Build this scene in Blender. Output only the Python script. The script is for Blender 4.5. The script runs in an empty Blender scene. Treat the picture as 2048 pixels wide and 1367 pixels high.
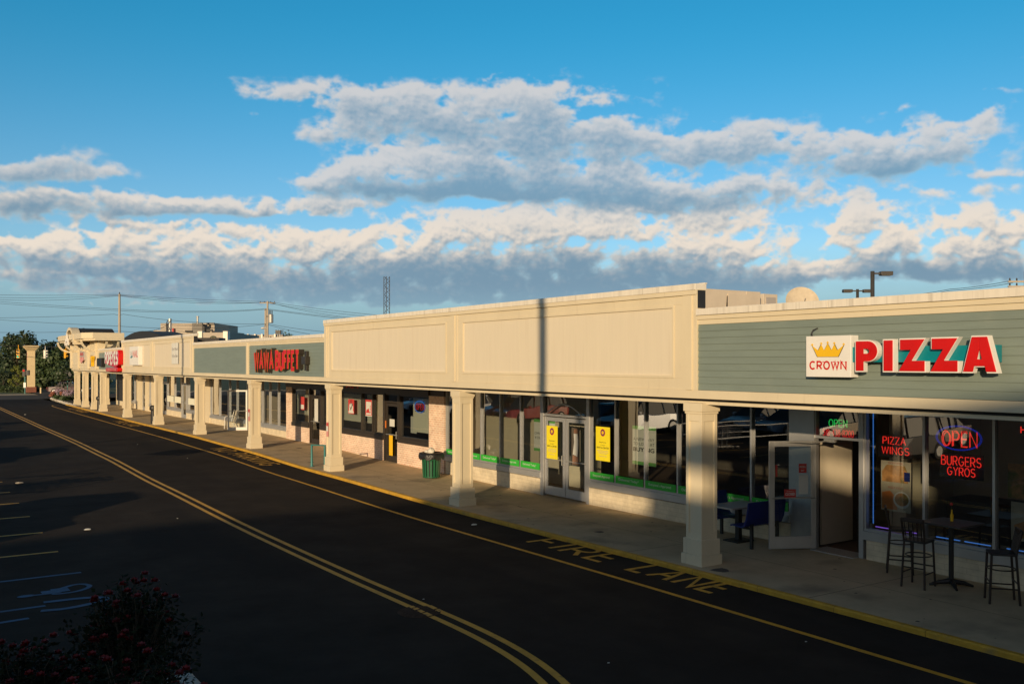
import bpy, bmesh, math, random
from mathutils import Vector, Matrix
random.seed(7)
R = math.radians
scn = bpy.context.scene
COL = scn.collection
# ------------------------------------------------------------------ survey
# x runs from the parking lot into the building, y runs along the facade away from the camera
F = 1850.0; TH = math.atan(1224 / F); CT, ST = math.cos(TH), math.sin(TH); EYE = 3.7
def fac(u, v, X):                       # photo point on a plane parallel to the facade -> (y, z)
    k = (u - 1024) / F; d = X / (k * CT + ST)
    return d * (CT - k * ST), EYE - (v - 724) / F * d
def gnd(u, v, h=0.0):                   # photo point on level ground h -> (x, y)
    d = F * (EYE - h) / (v - 724); k = (u - 1024) / F
    return d * (k * CT + ST), d * (CT - k * ST)
def far(u, v, d):                       # photo point at depth d -> (x, y, z)
    k = (u - 1024) / F
    return d * (k * CT + ST), d * (CT - k * ST), EYE - (v - 724) / F * d
def lerp_tab(t, x):
    if x <= t[0][0]: return t[0][1]
    for (x0, y0), (x1, y1) in zip(t, t[1:]):
        if x <= x1:
            s = (x - x0) / (x1 - x0); s = s * s * (3 - 2 * s)
            return y0 + (y1 - y0) * s
    return t[-1][1]
ZT = [(-60, 0), (10, 0), (20.8, -.045), (29.5, .01), (38.5, .125), (46, .16), (60, .13), (200, .12)]
def zg(y): return lerp_tab(ZT, y)       # pavement level along the strip
def zr(y): return zg(y) - .085           # road level
# ------------------------------------------------------------------ materials
def nt(m):
    m.use_nodes = True; t = m.node_tree
    for n in list(t.nodes): t.nodes.remove(n)
    return t, t.nodes, t.links
def mat(name, col, rough=.6, var=.12, scale=6., bump=0., metal=0., spec=.5, stretch=(1, 1, 1), coat=0., dirt=None):
    m = bpy.data.materials.new(name); t, N, L = nt(m)
    out = N.new('ShaderNodeOutputMaterial'); b = N.new('ShaderNodeBsdfPrincipled')
    L.new(b.outputs[0], out.inputs[0])
    b.inputs['Roughness'].default_value = rough; b.inputs['Metallic'].default_value = metal
    b.inputs['Specular IOR Level'].default_value = spec
    b.inputs['Coat Weight'].default_value = coat
    tc = N.new('ShaderNodeNewGeometry'); mp = N.new('ShaderNodeMapping'); mp.inputs['Scale'].default_value = stretch
    L.new(tc.outputs['Position'], mp.inputs['Vector'])
    n1 = N.new('ShaderNodeTexNoise'); n1.inputs['Scale'].default_value = scale; n1.inputs['Detail'].default_value = 8; n1.inputs['Roughness'].default_value = .65
    L.new(mp.outputs[0], n1.inputs['Vector'])
    mr = N.new('ShaderNodeMapRange'); mr.inputs[1].default_value = .3; mr.inputs[2].default_value = .7
    mr.inputs[3].default_value = 1 - var; mr.inputs[4].default_value = 1 + var
    L.new(n1.outputs['Fac'], mr.inputs[0])
    mx = N.new('ShaderNodeMix'); mx.data_type = 'RGBA'; mx.blend_type = 'MULTIPLY'; mx.inputs[0].default_value = 1
    mx.inputs[6].default_value = (*col, 1); L.new(mr.outputs[0], mx.inputs[7])
    last = mx.outputs[2]
    if dirt:                               # (colour, scale, threshold, amount)
        n2 = N.new('ShaderNodeTexNoise'); n2.inputs['Scale'].default_value = dirt[1]; n2.inputs['Detail'].default_value = 6
        mp2 = N.new('ShaderNodeMapping'); mp2.inputs['Scale'].default_value = dirt[4] if len(dirt) > 4 else (1, 1, 1)
        L.new(tc.outputs['Position'], mp2.inputs['Vector']); L.new(mp2.outputs[0], n2.inputs['Vector'])
        m2 = N.new('ShaderNodeMapRange'); m2.inputs[1].default_value = dirt[2]; m2.inputs[2].default_value = dirt[2] + .15
        m2.inputs[3].default_value = 0; m2.inputs[4].default_value = dirt[3]
        L.new(n2.outputs['Fac'], m2.inputs[0])
        x2 = N.new('ShaderNodeMix'); x2.data_type = 'RGBA'; L.new(m2.outputs[0], x2.inputs[0])
        L.new(last, x2.inputs[6]); x2.inputs[7].default_value = (*dirt[0], 1); last = x2.outputs[2]
    L.new(last, b.inputs['Base Color'])
    if bump:
        bp = N.new('ShaderNodeBump'); bp.inputs['Strength'].default_value = bump; bp.inputs['Distance'].default_value = .02
        n3 = N.new('ShaderNodeTexNoise'); n3.inputs['Scale'].default_value = scale * 6; n3.inputs['Detail'].default_value = 6
        L.new(mp.outputs[0], n3.inputs['Vector']); L.new(n3.outputs['Fac'], bp.inputs['Height']); L.new(bp.outputs[0], b.inputs['Normal'])
    return m
def emit(name, col, s):
    m = bpy.data.materials.new(name); t, N, L = nt(m)
    out = N.new('ShaderNodeOutputMaterial'); e = N.new('ShaderNodeEmission')
    e.inputs[0].default_value = (*col, 1); e.inputs[1].default_value = s; L.new(e.outputs[0], out.inputs[0]); return m
def glass(name, tint=(.82, .86, .84), gain=2.0, wob=.02):
    m = bpy.data.materials.new(name); t, N, L = nt(m)
    out = N.new('ShaderNodeOutputMaterial'); tr = N.new('ShaderNodeBsdfTransparent'); tr.inputs[0].default_value = (*tint, 1)
    gl = N.new('ShaderNodeBsdfGlossy'); gl.inputs['Roughness'].default_value = .0; gl.inputs[0].default_value = (.95, .97, 1, 1)
    ge = N.new('ShaderNodeNewGeometry'); dt = N.new('ShaderNodeVectorMath'); dt.operation = 'DOT_PRODUCT'
    L.new(ge.outputs['Incoming'], dt.inputs[0]); L.new(ge.outputs['True Normal'], dt.inputs[1])
    def mm(op, a, b=None):
        n = N.new('ShaderNodeMath'); n.operation = op; n.use_clamp = op == 'MULTIPLY_ADD'
        for i, v in enumerate((a, b)):
            if isinstance(v, (int, float)): n.inputs[i].default_value = v
            elif v is not None: L.new(v, n.inputs[i])
        return n
    pw = mm('POWER', mm('SUBTRACT', 1.0, mm('ABSOLUTE', dt.outputs['Value']).outputs[0]).outputs[0], 5.0)
    mu = mm('MULTIPLY_ADD', pw.outputs[0], .96 * gain * .6); mu.inputs[2].default_value = .04 * gain
    mx = N.new('ShaderNodeMixShader'); L.new(mu.outputs[0], mx.inputs[0]); L.new(tr.outputs[0], mx.inputs[1]); L.new(gl.outputs[0], mx.inputs[2])
    if wob:
        tc = N.new('ShaderNodeNewGeometry'); n = N.new('ShaderNodeTexNoise'); n.inputs['Scale'].default_value = .9; n.inputs['Detail'].default_value = 1
        bp = N.new('ShaderNodeBump'); bp.inputs['Strength'].default_value = wob; bp.inputs['Distance'].default_value = .1
        L.new(tc.outputs['Position'], n.inputs['Vector']); L.new(n.outputs['Fac'], bp.inputs['Height']); L.new(bp.outputs[0], gl.inputs['Normal'])
    L.new(mx.outputs[0], out.inputs[0]); return m
def brick(name, c1, c2, mort, bw=.215, bh=.075, ms=.012, strength=.6):
    m = mat(name, c1, .8, .18, 3.)
    t = m.node_tree; N, L = t.nodes, t.links
    b = next(n for n in N if n.type == 'BSDF_PRINCIPLED')
    g = N.new('ShaderNodeNewGeometry'); s = N.new('ShaderNodeSeparateXYZ'); c = N.new('ShaderNodeCombineXYZ')
    L.new(g.outputs['Position'], s.inputs[0]); ad = N.new('ShaderNodeMath'); L.new(s.outputs[0], ad.inputs[0]); L.new(s.outputs[1], ad.inputs[1])
    L.new(ad.outputs[0], c.inputs[0]); L.new(s.outputs[2], c.inputs[1])
    br = N.new('ShaderNodeTexBrick'); br.inputs['Scale'].default_value = 1.0; br.inputs['Brick Width'].default_value = bw; br.inputs['Row Height'].default_value = bh
    br.inputs['Mortar Size'].default_value = ms; br.inputs['Color1'].default_value = (*c1, 1); br.inputs['Color2'].default_value = (*c2, 1); br.inputs['Mortar'].default_value = (*mort, 1)
    br.inputs['Bias'].default_value = -.1
    L.new(c.outputs[0], br.inputs['Vector'])
    mx = next(n for n in N if n.type == 'MIX'); L.new(br.outputs['Color'], mx.inputs[6])
    bp = N.new('ShaderNodeBump'); bp.inputs['Strength'].default_value = strength; bp.inputs['Distance'].default_value = .008; bp.invert = True
    L.new(br.outputs['Fac'], bp.inputs['Height']); L.new(bp.outputs[0], b.inputs['Normal'])
    return m
CR1 = (.70, .605, .43); CR2 = (.715, .63, .485)
M = dict(
 cream=mat('cream_paint', CR1, .55, .05, 1.2, .05, stretch=(1, 1, .35), dirt=((.45, .37, .26), 2.2, .62, .38, (1, 3, .4))),
 panel=mat('panel_paint', CR2, .6, .03, 3., .06, stretch=(1, 4, .2), dirt=((.58, .48, .35), 1.3, .58, .35, (1, 5, .25))),
 coping=mat('coping_metal', (.78, .72, .62), .45, .1, 1.5, 0, stretch=(1, 6, .3), dirt=((.4, .36, .3), 4., .56, .5, (1, 3, .05))),
 siding=mat('siding_paint', (.2, .245, .215), .55, .08, 2., .05, stretch=(1, .5, 3), dirt=((.27, .3, .25), 1.4, .6, .4)),
 block=brick('bulkhead_block', (.68, .585, .42), (.71, .61, .44), (.6, .51, .36), .4, .1, .006, .5),
 roofing=mat('roof_membrane', (.025, .024, .025), .7, .3, 2.),
 soffit=mat('soffit_paint', (.55, .48, .36), .7, .06, 2.),
 asphalt=mat('asphalt', (.043, .0365, .031), .95, .24, .7, .5, spec=.03, dirt=((.030, .027, .025), .22, .5, .8, (1.8, .35, 1))),
 asphalt2=mat('street_asphalt', (.1, .085, .07), .9, .2, .5, .3, spec=.1),
 soil=mat('soil_ground', (.06, .055, .035), .95, .3, .3),
 grass=mat('grass_blades', (.05, .075, .02), .9, .4, .8),
 concrete=mat('pavement_concrete', (.54, .42, .265), .85, .16, 1.3, .35, dirt=((.2, .16, .12), .75, .56, .6), spec=.15),
 kerb=mat('kerb_concrete', (.4, .36, .3), .85, .15, 3., .3),
 kerbyel=mat('kerb_yellow', (.56, .31, .025), .65, .22, 4., .2, dirt=((.22, .17, .08), 3., .58, .6)),
 yel=mat('lane_yellow', (.66, .36, .03), .7, .2, 3., .1, dirt=((.1, .065, .03), 6., .6, .75)),
 yelw=mat('worn_lane_yellow', (.66, .36, .04), .7, .25, 8., .1, dirt=((.08, .055, .025), 9., .58, .8)),
 bluep=mat('lane_blue', (.022, .07, .17), .7, .25, 6., dirt=((.03, .05, .1), 7., .6, .7)),
 alu=mat('aluminium_frame', (.5, .5, .5), .4, .06, 3., metal=.55),
 brown=mat('bronze_frame', (.035, .027, .02), .45, .1, 3.),
 black=mat('black_paint', (.012, .012, .012), .5, .1, 4.),
 dark=mat('dark_panel', (.02, .02, .022), .6, .2, 3.),
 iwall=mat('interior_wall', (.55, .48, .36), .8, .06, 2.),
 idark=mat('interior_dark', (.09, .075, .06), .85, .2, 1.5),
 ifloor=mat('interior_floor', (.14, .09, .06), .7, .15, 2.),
 blind=mat('pale_blind', (.74, .74, .62), .8, .06, 3., stretch=(1, 8, .2)),
 blue=mat('blue_plastic', (.012, .022, .16), .35, .1, 3.),
 laminate=mat('grey_laminate', (.45, .4, .36), .4, .06, 5.),
 wood=mat('dark_stained_wood', (.022, .012, .009), .45, .25, 5.),
 green=mat('green_steel', (.012, .11, .05), .4, .12, 4., coat=.3),
 teal=mat('teal_paint', (.03, .2, .2), .4, .12, 4.),
 bag=mat('white_bag', (.7, .66, .58), .5, .1, 6., .4),
 blackbag=mat('black_bag', (.015, .015, .016), .3, .2, 8., .6),
 white=mat('white_paint', (.8, .78, .74), .5, .03, 3.),
 paper=mat('paper_white', (.66, .66, .62), .7, .03, 3.),
 red=mat('red_acrylic', (.6, .007, .006), .22, .08, 3., spec=.3, coat=.15),
 redm=mat('red_matte', (.62, .01, .008), .45, .12, 5.),
 redp=mat('red_print', (.55, .05, .045), .6, .06, 3.),
 pink=mat('pink_print', (.7, .3, .28), .6, .06, 3.),
 yelp=mat('yellow_print', (.86, .72, .02), .6, .03, 3.),
 gold=mat('gold_print', (.85, .5, .01), .6, .03, 3.),
 ink=mat('black_ink', (.02, .02, .022), .6, .02, 3.),
 grn=mat('green_film', (.035, .44, .04), .5, .05, 3.),
 grnp=mat('green_print', (.14, .4, .1), .6, .05, 3.),
 tealp=mat('teal_acrylic', (.0, .2, .24), .3, .05, 3.),
 orange=mat('orange_print', (.7, .2, .03), .6, .1, 3.),
 skin=mat('skin_print', (.3, .16, .1), .6, .2, 8.),
 food=mat('menu_print', (.6, .28, .1), .6, .6, 6., dirt=((.1, .16, .02), 5., .5, .8)),
 duct=mat('rooftop_metal', (.66, .56, .44), .5, .07, 2.),
 steel=mat('galvanised_steel', (.45, .44, .42), .45, .1, 5., metal=.5),
 pole=mat('pole_wood', (.42, .36, .29), .85, .2, 3., stretch=(4, 4, .4)),
 dpole=mat('dark_pole_paint', (.055, .05, .045), .5, .1, 3.),
 wire=mat('wire_black', (.03, .03, .032), .6, 0),
 brick=brick('storefront_brick', (.70, .44, .32), (.80, .57, .43), (.84, .73, .58)),
 officewall=mat('office_wall', (.44, .38, .31), .8, .06, .5),
 sigyel=mat('signal_yellow', (.7, .35, .01), .5, .06, 3.),
 pylon=mat('pylon_stucco', (.72, .56, .32), .8, .08, 2.),
 redbrick=mat('pylon_base_brick', (.22, .08, .05), .85, .2, 4.),
 bark=mat('bark', (.06, .045, .03), .9, .2, 6.),
 leafd=mat('leaf_dark', (.024, .042, .014), .6, .4, 1.),
 leafm=mat('leaf_mid', (.04, .065, .018), .6, .4, 1.),
 leafy=mat('leaf_yellow_green', (.12, .14, .02), .6, .35, 1.),
 leafr=mat('rose_leaf', (.013, .018, .007), .8, .5, 8., spec=.12),
 petal=mat('rose_petal', (.19, .006, .006), .55, .3, 12.),
 petalp=mat('rose_petal_pink', (.2, .025, .03), .55, .3, 12.),
 lav=mat('lavender_bloom', (.28, .2, .26), .8, .2, 5.), rosef=mat('bed_bloom', (.25, .08, .05), .8, .2, 5.),
 stone=mat('stone_edging', (.5, .46, .4), .85, .2, 5., .3),
 rust=mat('cast_iron', (.06, .04, .03), .9, .3, 12., .5, spec=.08),
 glass=glass('storefront_glass', (.72, .76, .74), 5.0, .03), tglass=glass('door_glass', (.85, .9, .9), 1.6, .01),
 cglass=glass('car_glass', (.04, .05, .055), 2.2, 0), rubber=mat('rubber', (.02, .02, .02), .8, .1, 5.), rim=mat('alloy_rim', (.6, .6, .6), .3, .05, 3., metal=.9),
 tan=mat('chair_sling', (.55, .47, .36), .7, .1, 8.),
)
NE = dict(red=emit('neon_red', (1., .03, .02), 1.15), green=emit('neon_green', (.03, .8, .12), .75), blue=emit('neon_blue', (.02, .05, .75), .4),
          strip=emit('neon_light_blue', (.08, .3, 1.), .6), violet=emit('neon_violet', (.3, .13, .9), .8), dred=emit('neon_deep_red', (.9, .03, .03), .75))
SIG = dict(red=emit('signal_red_lamp', (1, .05, .03), .8), green=emit('signal_green_lamp', (.05, .9, .5), .9))
# ------------------------------------------------------------------ mesh builder
WO = {}
class MB:
    def __init__(s): s.v = []; s.f = []; s.m = []; s.cur = 0
    def mi(s, i): s.cur = i; return s
    def face(s, pts):
        b = len(s.v); s.v += [tuple(p) for p in pts]; s.f.append(tuple(range(b, b + len(pts)))); s.m.append(s.cur); return s
    def mesh(s, vs, fs):
        b = len(s.v); s.v += [tuple(p) for p in vs]
        for f in fs: s.f.append(tuple(b + i for i in f)); s.m.append(s.cur)
        return s
    def box(s, x0, x1, y0, y1, z0, z1):
        x0, x1 = sorted((x0, x1)); y0, y1 = sorted((y0, y1)); z0, z1 = sorted((z0, z1))
        return s.mesh([(x0, y0, z0), (x1, y0, z0), (x1, y1, z0), (x0, y1, z0), (x0, y0, z1), (x1, y0, z1), (x1, y1, z1), (x0, y1, z1)],
                      [(0, 3, 2, 1), (4, 5, 6, 7), (0, 1, 5, 4), (1, 2, 6, 5), (2, 3, 7, 6), (3, 0, 4, 7)])
    def obox(s, c, ax, ay, az):              # oriented box, half-axes
        c, ax, ay, az = map(Vector, (c, ax, ay, az)); V = []
        for k in (-1, 1):
            for i, j in ((-1, -1), (1, -1), (1, 1), (-1, 1)): V.append(c + ax * i + ay * j + az * k)
        return s.mesh(V, [(0, 3, 2, 1), (4, 5, 6, 7), (0, 1, 5, 4), (1, 2, 6, 5), (2, 3, 7, 6), (3, 0, 4, 7)])
    def tube(s, pts, r, n=6, up=None, cap=True):
        pts = [Vector(p) for p in pts]; rr = r if isinstance(r, (list, tuple)) else [r] * len(pts)
        rings = []; prev = None
        for i, p in enumerate(pts):
            t = (pts[min(i + 1, len(pts) - 1)] - pts[max(i - 1, 0)])
            if t.length < 1e-9: t = Vector((0, 0, 1))
            t.normalize()
            if prev is None:
                a = Vector((0, 0, 1)) if abs(t.z) < .9 else Vector((1, 0, 0)); prev = a - t * a.dot(t)
            prev = prev - t * prev.dot(t)
            if prev.length < 1e-6: prev = t.orthogonal()
            prev.normalize(); q = t.cross(prev)
            rings.append([p + (prev * math.cos(2 * math.pi * k / n) + q * math.sin(2 * math.pi * k / n)) * rr[i] for k in range(n)])
        b = len(s.v)
        for rg in rings: s.v += [tuple(p) for p in rg]
        for i in range(len(rings) - 1):
            for k in range(n):
                s.f.append((b + i * n + k, b + i * n + (k + 1) % n, b + (i + 1) * n + (k + 1) % n, b + (i + 1) * n + k)); s.m.append(s.cur)
        if cap:
            s.f.append(tuple(b + k for k in range(n))[::-1]); s.m.append(s.cur)
            s.f.append(tuple(b + (len(rings) - 1) * n + k for k in range(n))); s.m.append(s.cur)
        return s
    def lathe(s, c, prof, n=16, axis='z'):
        b = len(s.v)
        for r, h in prof:
            for k in range(n):
                a = 2 * math.pi * k / n; p = (r * math.cos(a), r * math.sin(a), h)
                if axis == 'x': p = (p[2], p[0], p[1])
                if axis == 'y': p = (p[0], p[2], p[1])
                s.v.append((c[0] + p[0], c[1] + p[1], c[2] + p[2]))
        for i in range(len(prof) - 1):
            for k in range(n):
                s.f.append((b + i * n + k, b + i * n + (k + 1) % n, b + (i + 1) * n + (k + 1) % n, b + (i + 1) * n + k)); s.m.append(s.cur)
        s.f.append(tuple(b + k for k in range(n))[::-1]); s.m.append(s.cur)
        s.f.append(tuple(b + (len(prof) - 1) * n + k for k in range(n))); s.m.append(s.cur)
        return s
    def prism(s, poly, a0, a1, fn):          # poly in 2D, extruded from a0 to a1, fn(p, a) -> 3D
        n = len(poly); V = [fn(p, a0) for p in poly] + [fn(p, a1) for p in poly]
        return s.mesh(V, [tuple(range(n))[::-1], tuple(range(n, 2 * n))] + [(i, (i + 1) % n, n + (i + 1) % n, n + i) for i in range(n)])
    def build(s, name, mats, parent=None, origin=None, smooth=False, bevel=0.):
        if origin is None: origin = WO[parent.name] if parent is not None else (0, 0, 0)
        me = bpy.data.meshes.new(name)
        o0 = Vector(origin); me.from_pydata([tuple(Vector(v) - o0) for v in s.v], [], s.f)
        if not isinstance(mats, (list, tuple)): mats = [mats]
        for m in mats: me.materials.append(m)
        me.polygons.foreach_set('material_index', s.m)
        bm = bmesh.new(); bm.from_mesh(me); bmesh.ops.recalc_face_normals(bm, faces=bm.faces); bm.to_mesh(me); bm.free()
        if smooth: me.polygons.foreach_set('use_smooth', [True] * len(me.polygons))
        o = bpy.data.objects.new(name, me); COL.objects.link(o)
        o.location = o0 - (Vector(WO[parent.name]) if parent is not None else Vector())
        if parent is not None: o.parent = parent
        WO[o.name] = tuple(o0)
        if bevel:
            md = o.modifiers.new('bevel', 'BEVEL'); md.width = bevel; md.segments = 2; md.limit_method = 'ANGLE'; md.angle_limit = R(40)
        return o
def tag(o, label=None, cat=None, group=None, kind=None):
    if label: o['label'] = label
    if cat: o['category'] = cat
    if group: o['group'] = group
    if kind: o['kind'] = kind
    return o
def thing(name, label, cat, loc=(0, 0, 0), group=None):
    o = bpy.data.objects.new(name, None); COL.objects.link(o); o.location = loc; o.empty_display_size = .1
    WO[o.name] = tuple(loc); return tag(o, label, cat, group)
def kids(o): return [c for c in bpy.data.objects if c.parent is o]
def copy_tree(o, parent=None):
    c = o.copy(); COL.objects.link(c); c.parent = parent
    WO[c.name] = WO.get(o.name, (0, 0, 0))
    for ch in kids(o): copy_tree(ch, c)
    return c
# ------------------------------------------------------------------ lettering
def arc(cx, cy, rx, ry, a0, a1, n=8):
    return [(cx + rx * math.cos(R(a0 + (a1 - a0) * i / n)), cy + ry * math.sin(R(a0 + (a1 - a0) * i / n))) for i in range(n + 1)]
def _ell(w): return arc(w / 2, .5, w / 2, .5, 90, 450, 20)
GL = {
 'A': (.72, [[(0, 0), (.36, 1), (.72, 0)], [(.14, .36), (.58, .36)]]),
 'B': (.6, [[(.32, .53), (0, .53), (0, 1), (.34, 1)] + arc(.34, .765, .22, .235, 80, -90, 7), [(0, .5), (0, 0), (.34, 0)] + arc(.34, .265, .26, .265, -80, 90, 7)]),
 'C': (.68, [arc(.36, .5, .36, .5, 45, 315, 14)]),
 'E': (.52, [[(.52, 1), (0, 1), (0, 0), (.52, 0)], [(.03, .52), (.44, .52)]]),
 'F': (.52, [[(.52, 1), (0, 1), (0, 0)], [(.03, .52), (.44, .52)]]),
 'G': (.7, [arc(.36, .5, .36, .5, 50, 330, 14) + [(.7, .45), (.42, .45)]]),
 'H': (.62, [[(0, 0), (0, 1)], [(.62, 0), (.62, 1)], [(.03, .52), (.59, .52)]]),
 'I': (.08, [[(.04, 0), (.04, 1)]]),
 'K': (.6, [[(0, 0), (0, 1)], [(.58, 1), (.03, .42)], [(.2, .56), (.6, 0)]]),
 'L': (.5, [[(0, 1), (0, 0), (.5, 0)]]),
 'N': (.64, [[(0, 0), (0, 1), (.64, 0), (.64, 1)]]),
 'O': (.72, [_ell(.72)]),
 'P': (.58, [[(0, 0), (0, 1), (.32, 1)] + arc(.32, .73, .26, .27, 80, -90, 8) + [(.03, .46)]]),
 'R': (.6, [[(0, 0), (0, 1), (.32, 1)] + arc(.32, .73, .26, .27, 80, -90, 8) + [(.03, .46)], [(.3, .44), (.6, 0)]]),
 'S': (.6, [arc(.3, .745, .28, .255, 35, 270, 9) + arc(.3, .25, .3, .25, 80, -150, 9)]),
 'T': (.62, [[(0, 1), (.62, 1)], [(.31, .96), (.31, 0)]]),
 'U': (.62, [[(0, 1), (0, .31)] + arc(.31, .31, .31, .31, 190, 350, 8) + [(.62, .31), (.62, 1)]]),
 'W': (.95, [[(0, 1), (.23, 0), (.475, .95), (.72, 0), (.95, 1)]]),
 'Y': (.66, [[(0, 1), (.33, .48), (.66, 1)], [(.33, .44), (.33, 0)]]),
 'Z': (.6, [[(0, 1), (.6, 1), (0, 0), (.6, 0)]]),
 '0': (.56, [_ell(.56)]), '1': (.2, [[(0, .8), (.16, 1), (.16, 0)]]),
 '2': (.56, [arc(.28, .72, .28, .28, 170, -30, 9) + [(0, 0), (.56, 0)]]),
 '3': (.56, [arc(.27, .755, .25, .245, 150, -80, 9) + arc(.27, .255, .29, .255, 80, -150, 9)]),
 '4': (.6, [[(.45, 0), (.45, 1), (0, .32), (.6, .32)]]),
 '5': (.56, [[(.5, 1), (.08, 1), (.04, .54)] + arc(.27, .31, .29, .31, 110, -150, 10)]),
 '8': (.56, [arc(.28, .75, .24, .25, -90, 270, 14) + arc(.28, .25, .28, .25, 90, 450, 14)]),
 '-': (.3, [[(0, .48), (.3, .48)]]), ' ': (.35, []), '.': (.08, [[(.04, 0), (.04, .08)]]),
}
def strokes(txt, gap=.22):
    x = 0; out = []
    for ch in txt:
        w, pl = GL[ch]
        for p in pl: out.append([(x + a, b) for a, b in p])
        x += w + gap
    return x - gap, out
def ribbon2d(pl, w):
    n = len(pl); P = [Vector(p) for p in pl]; closed = (P[0] - P[-1]).length < 1e-5
    Lf, Rt = [], []
    for i in range(n):
        a = P[i] - P[i - 1] if i > 0 else (P[0] - P[-2] if closed else P[1] - P[0])
        b = P[i + 1] - P[i] if i < n - 1 else (P[1] - P[0] if closed else P[-1] - P[-2])
        a = a.normalized(); b = b.normalized(); na = Vector((-a.y, a.x)); nb = Vector((-b.y, b.x)); m = (na + nb)
        if m.length < .2: m = na.copy()
        m.normalize(); k = min(1 / max(m.dot(na), .3), 2.2)
        Lf.append(P[i] + m * w / 2 * k); Rt.append(P[i] - m * w / 2 * k)
    return Lf, Rt
def put_ribbon(mb, txt, fn, width, height, sw, depth=0., gap=.22, stag=.0012):
    """fn(a, b, c): a right, b up, c out (metres)."""
    tw, pls = strokes(txt, gap); sx = width / tw
    for i, pl in enumerate(pls):
        q = [(x * sx, y * height) for x, y in pl]; Lf, Rt = ribbon2d(q, sw); n = len(q); top = depth + i % 3 * stag
        for k in range(n - 1):
            mb.face([fn(Lf[k].x, Lf[k].y, top), fn(Rt[k].x, Rt[k].y, top), fn(Rt[k + 1].x, Rt[k + 1].y, top), fn(Lf[k + 1].x, Lf[k + 1].y, top)])
            if depth:
                for S in (Lf, Rt):
                    mb.face([fn(S[k].x, S[k].y, 0), fn(S[k + 1].x, S[k + 1].y, 0), fn(S[k + 1].x, S[k + 1].y, top), fn(S[k].x, S[k].y, top)])
        if depth:
            for k in (0, n - 1):
                mb.face([fn(Lf[k].x, Lf[k].y, 0), fn(Rt[k].x, Rt[k].y, 0), fn(Rt[k].x, Rt[k].y, top), fn(Lf[k].x, Lf[k].y, top)])
def put_neon(mb, txt, fn, width, height, r, gap=.24):
    tw, pls = strokes(txt, gap); sx = width / tw
    for pl in pls: mb.tube([fn(x * sx, y * height, 0) for x, y in pl], r, 6)
DEP = None
def put_text(mb, txt, fn, width, height, bold=0.):
    cu = bpy.data.curves.new('text', 'FONT'); cu.body = txt; cu.size = 1; cu.offset = bold; cu.resolution_u = 3
    o = bpy.data.objects.new('text', cu); COL.objects.link(o); bpy.context.view_layer.update()
    me = o.to_mesh(); xs = [v.co.x for v in me.vertices]; ys = [v.co.y for v in me.vertices]
    if xs:
        x0, x1, y0, y1 = min(xs), max(xs), min(ys), max(ys)
        mb.mesh([fn((v.co.x - x0) / (x1 - x0) * width, (v.co.y - y0) / (y1 - y0) * height, 0) for v in me.vertices], [tuple(p.vertices) for p in me.polygons])
    o.to_mesh_clear(); bpy.data.objects.remove(o); bpy.data.curves.remove(cu)
def wallfn(X, y, z):      # sign plane facing the lot: right is towards the camera (-y), out is -x
    return lambda a, b, c=0.: (X - c, y - a, z + b)
def roadfn(x, y, z):      # road lettering: up is +x, right is -y
    return lambda a, b, c=0.: (x + b, y - a, zr(y - a) + z + c)
# ================================================================== SETTING
def sheet(name, x0, x1, y0, y1, fz, m, ny=60, nx=1, kind='structure'):
    mb = MB(); V = []; Fs = []
    for j in range(ny + 1):
        y = y0 + (y1 - y0) * j / ny
        for i in range(nx + 1): V.append((x0 + (x1 - x0) * i / nx, y, fz(y)))
    for j in range(ny):
        for i in range(nx):
            a = j * (nx + 1) + i; Fs.append((a, a + 1, a + nx + 2, a + nx + 1))
    mb.mesh(V, Fs); return tag(mb.build(name, m), kind=kind)
KX = 11.80                                # kerb face
sheet('ground', -1500, 1500, -600, 2400, lambda y: -.35, M['soil'], 1)
sheet('parking_lot', -90, KX + .05, -60, 103, zr, M['asphalt'], 120)
sheet('street', -140, 160, 103, 116, lambda y: zr(103) - .004, M['asphalt2'], 4)
sheet('entrance_road', 13.2, 20.0, 116, 260, lambda y: zr(103) - .006, M['asphalt2'], 4)
sheet('grass_verge', -160, 13.0, 121, 420, lambda y: -.02, M['grass'], 6)
mb = MB(); mb.box(-60, 13.0, 116.2, 121, -.3, .03); tag(mb.build('median_pavement', M['concrete']), kind='structure')
sheet('grass_bank', 20.2, 60, 116, 300, lambda y: -.01, M['grass'], 4)
# pavement slabs with open joints
mb = MB()
js = [-12, -7.5] + [-3.4 + 4.32 * k for k in range(21)]
for a, b in zip(js, js[1:]):
    a0, b0 = a + .007, b - .007
    for (xa, xb) in ((KX + .10, 13.45), (13.462, 15.4)):
        n = 4
        for k in range(n):
            ya, yb = a0 + (b0 - a0) * k / n, a0 + (b0 - a0) * (k + 1) / n
            mb.face([(xa, ya, zg(ya)), (xb, ya, zg(ya)), (xb, yb, zg(yb)), (xa, yb, zg(yb))])
tag(mb.build('pavement', M['concrete']), kind='structure')
gr = random.Random(21); mb = MB()
for k in range(150):
    x, y = gr.uniform(KX + .25, 15.0), gr.uniform(4, 45) if k < 120 else gr.uniform(45, 75); r = gr.choice((.012, .018, .025, .03))
    if k % 25 == 0: r = gr.uniform(.08, .16)
    a0 = gr.uniform(0, 1); mb.face([(x + r * (1 + .3 * math.sin(3 * a + a0)) * math.cos(a), y + 1.3 * r * (1 + .25 * math.cos(2 * a)) * math.sin(a), zg(y) + .003) for a in [2 * math.pi * q / 10 for q in range(10)]])
tag(mb.build('pavement_stains', M['idark']), kind='structure')
sheet('pavement_bed', KX + .085, 15.5, -12, 87, lambda y: zg(y) - .012, M['idark'], 60)
mb = MB()
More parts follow.
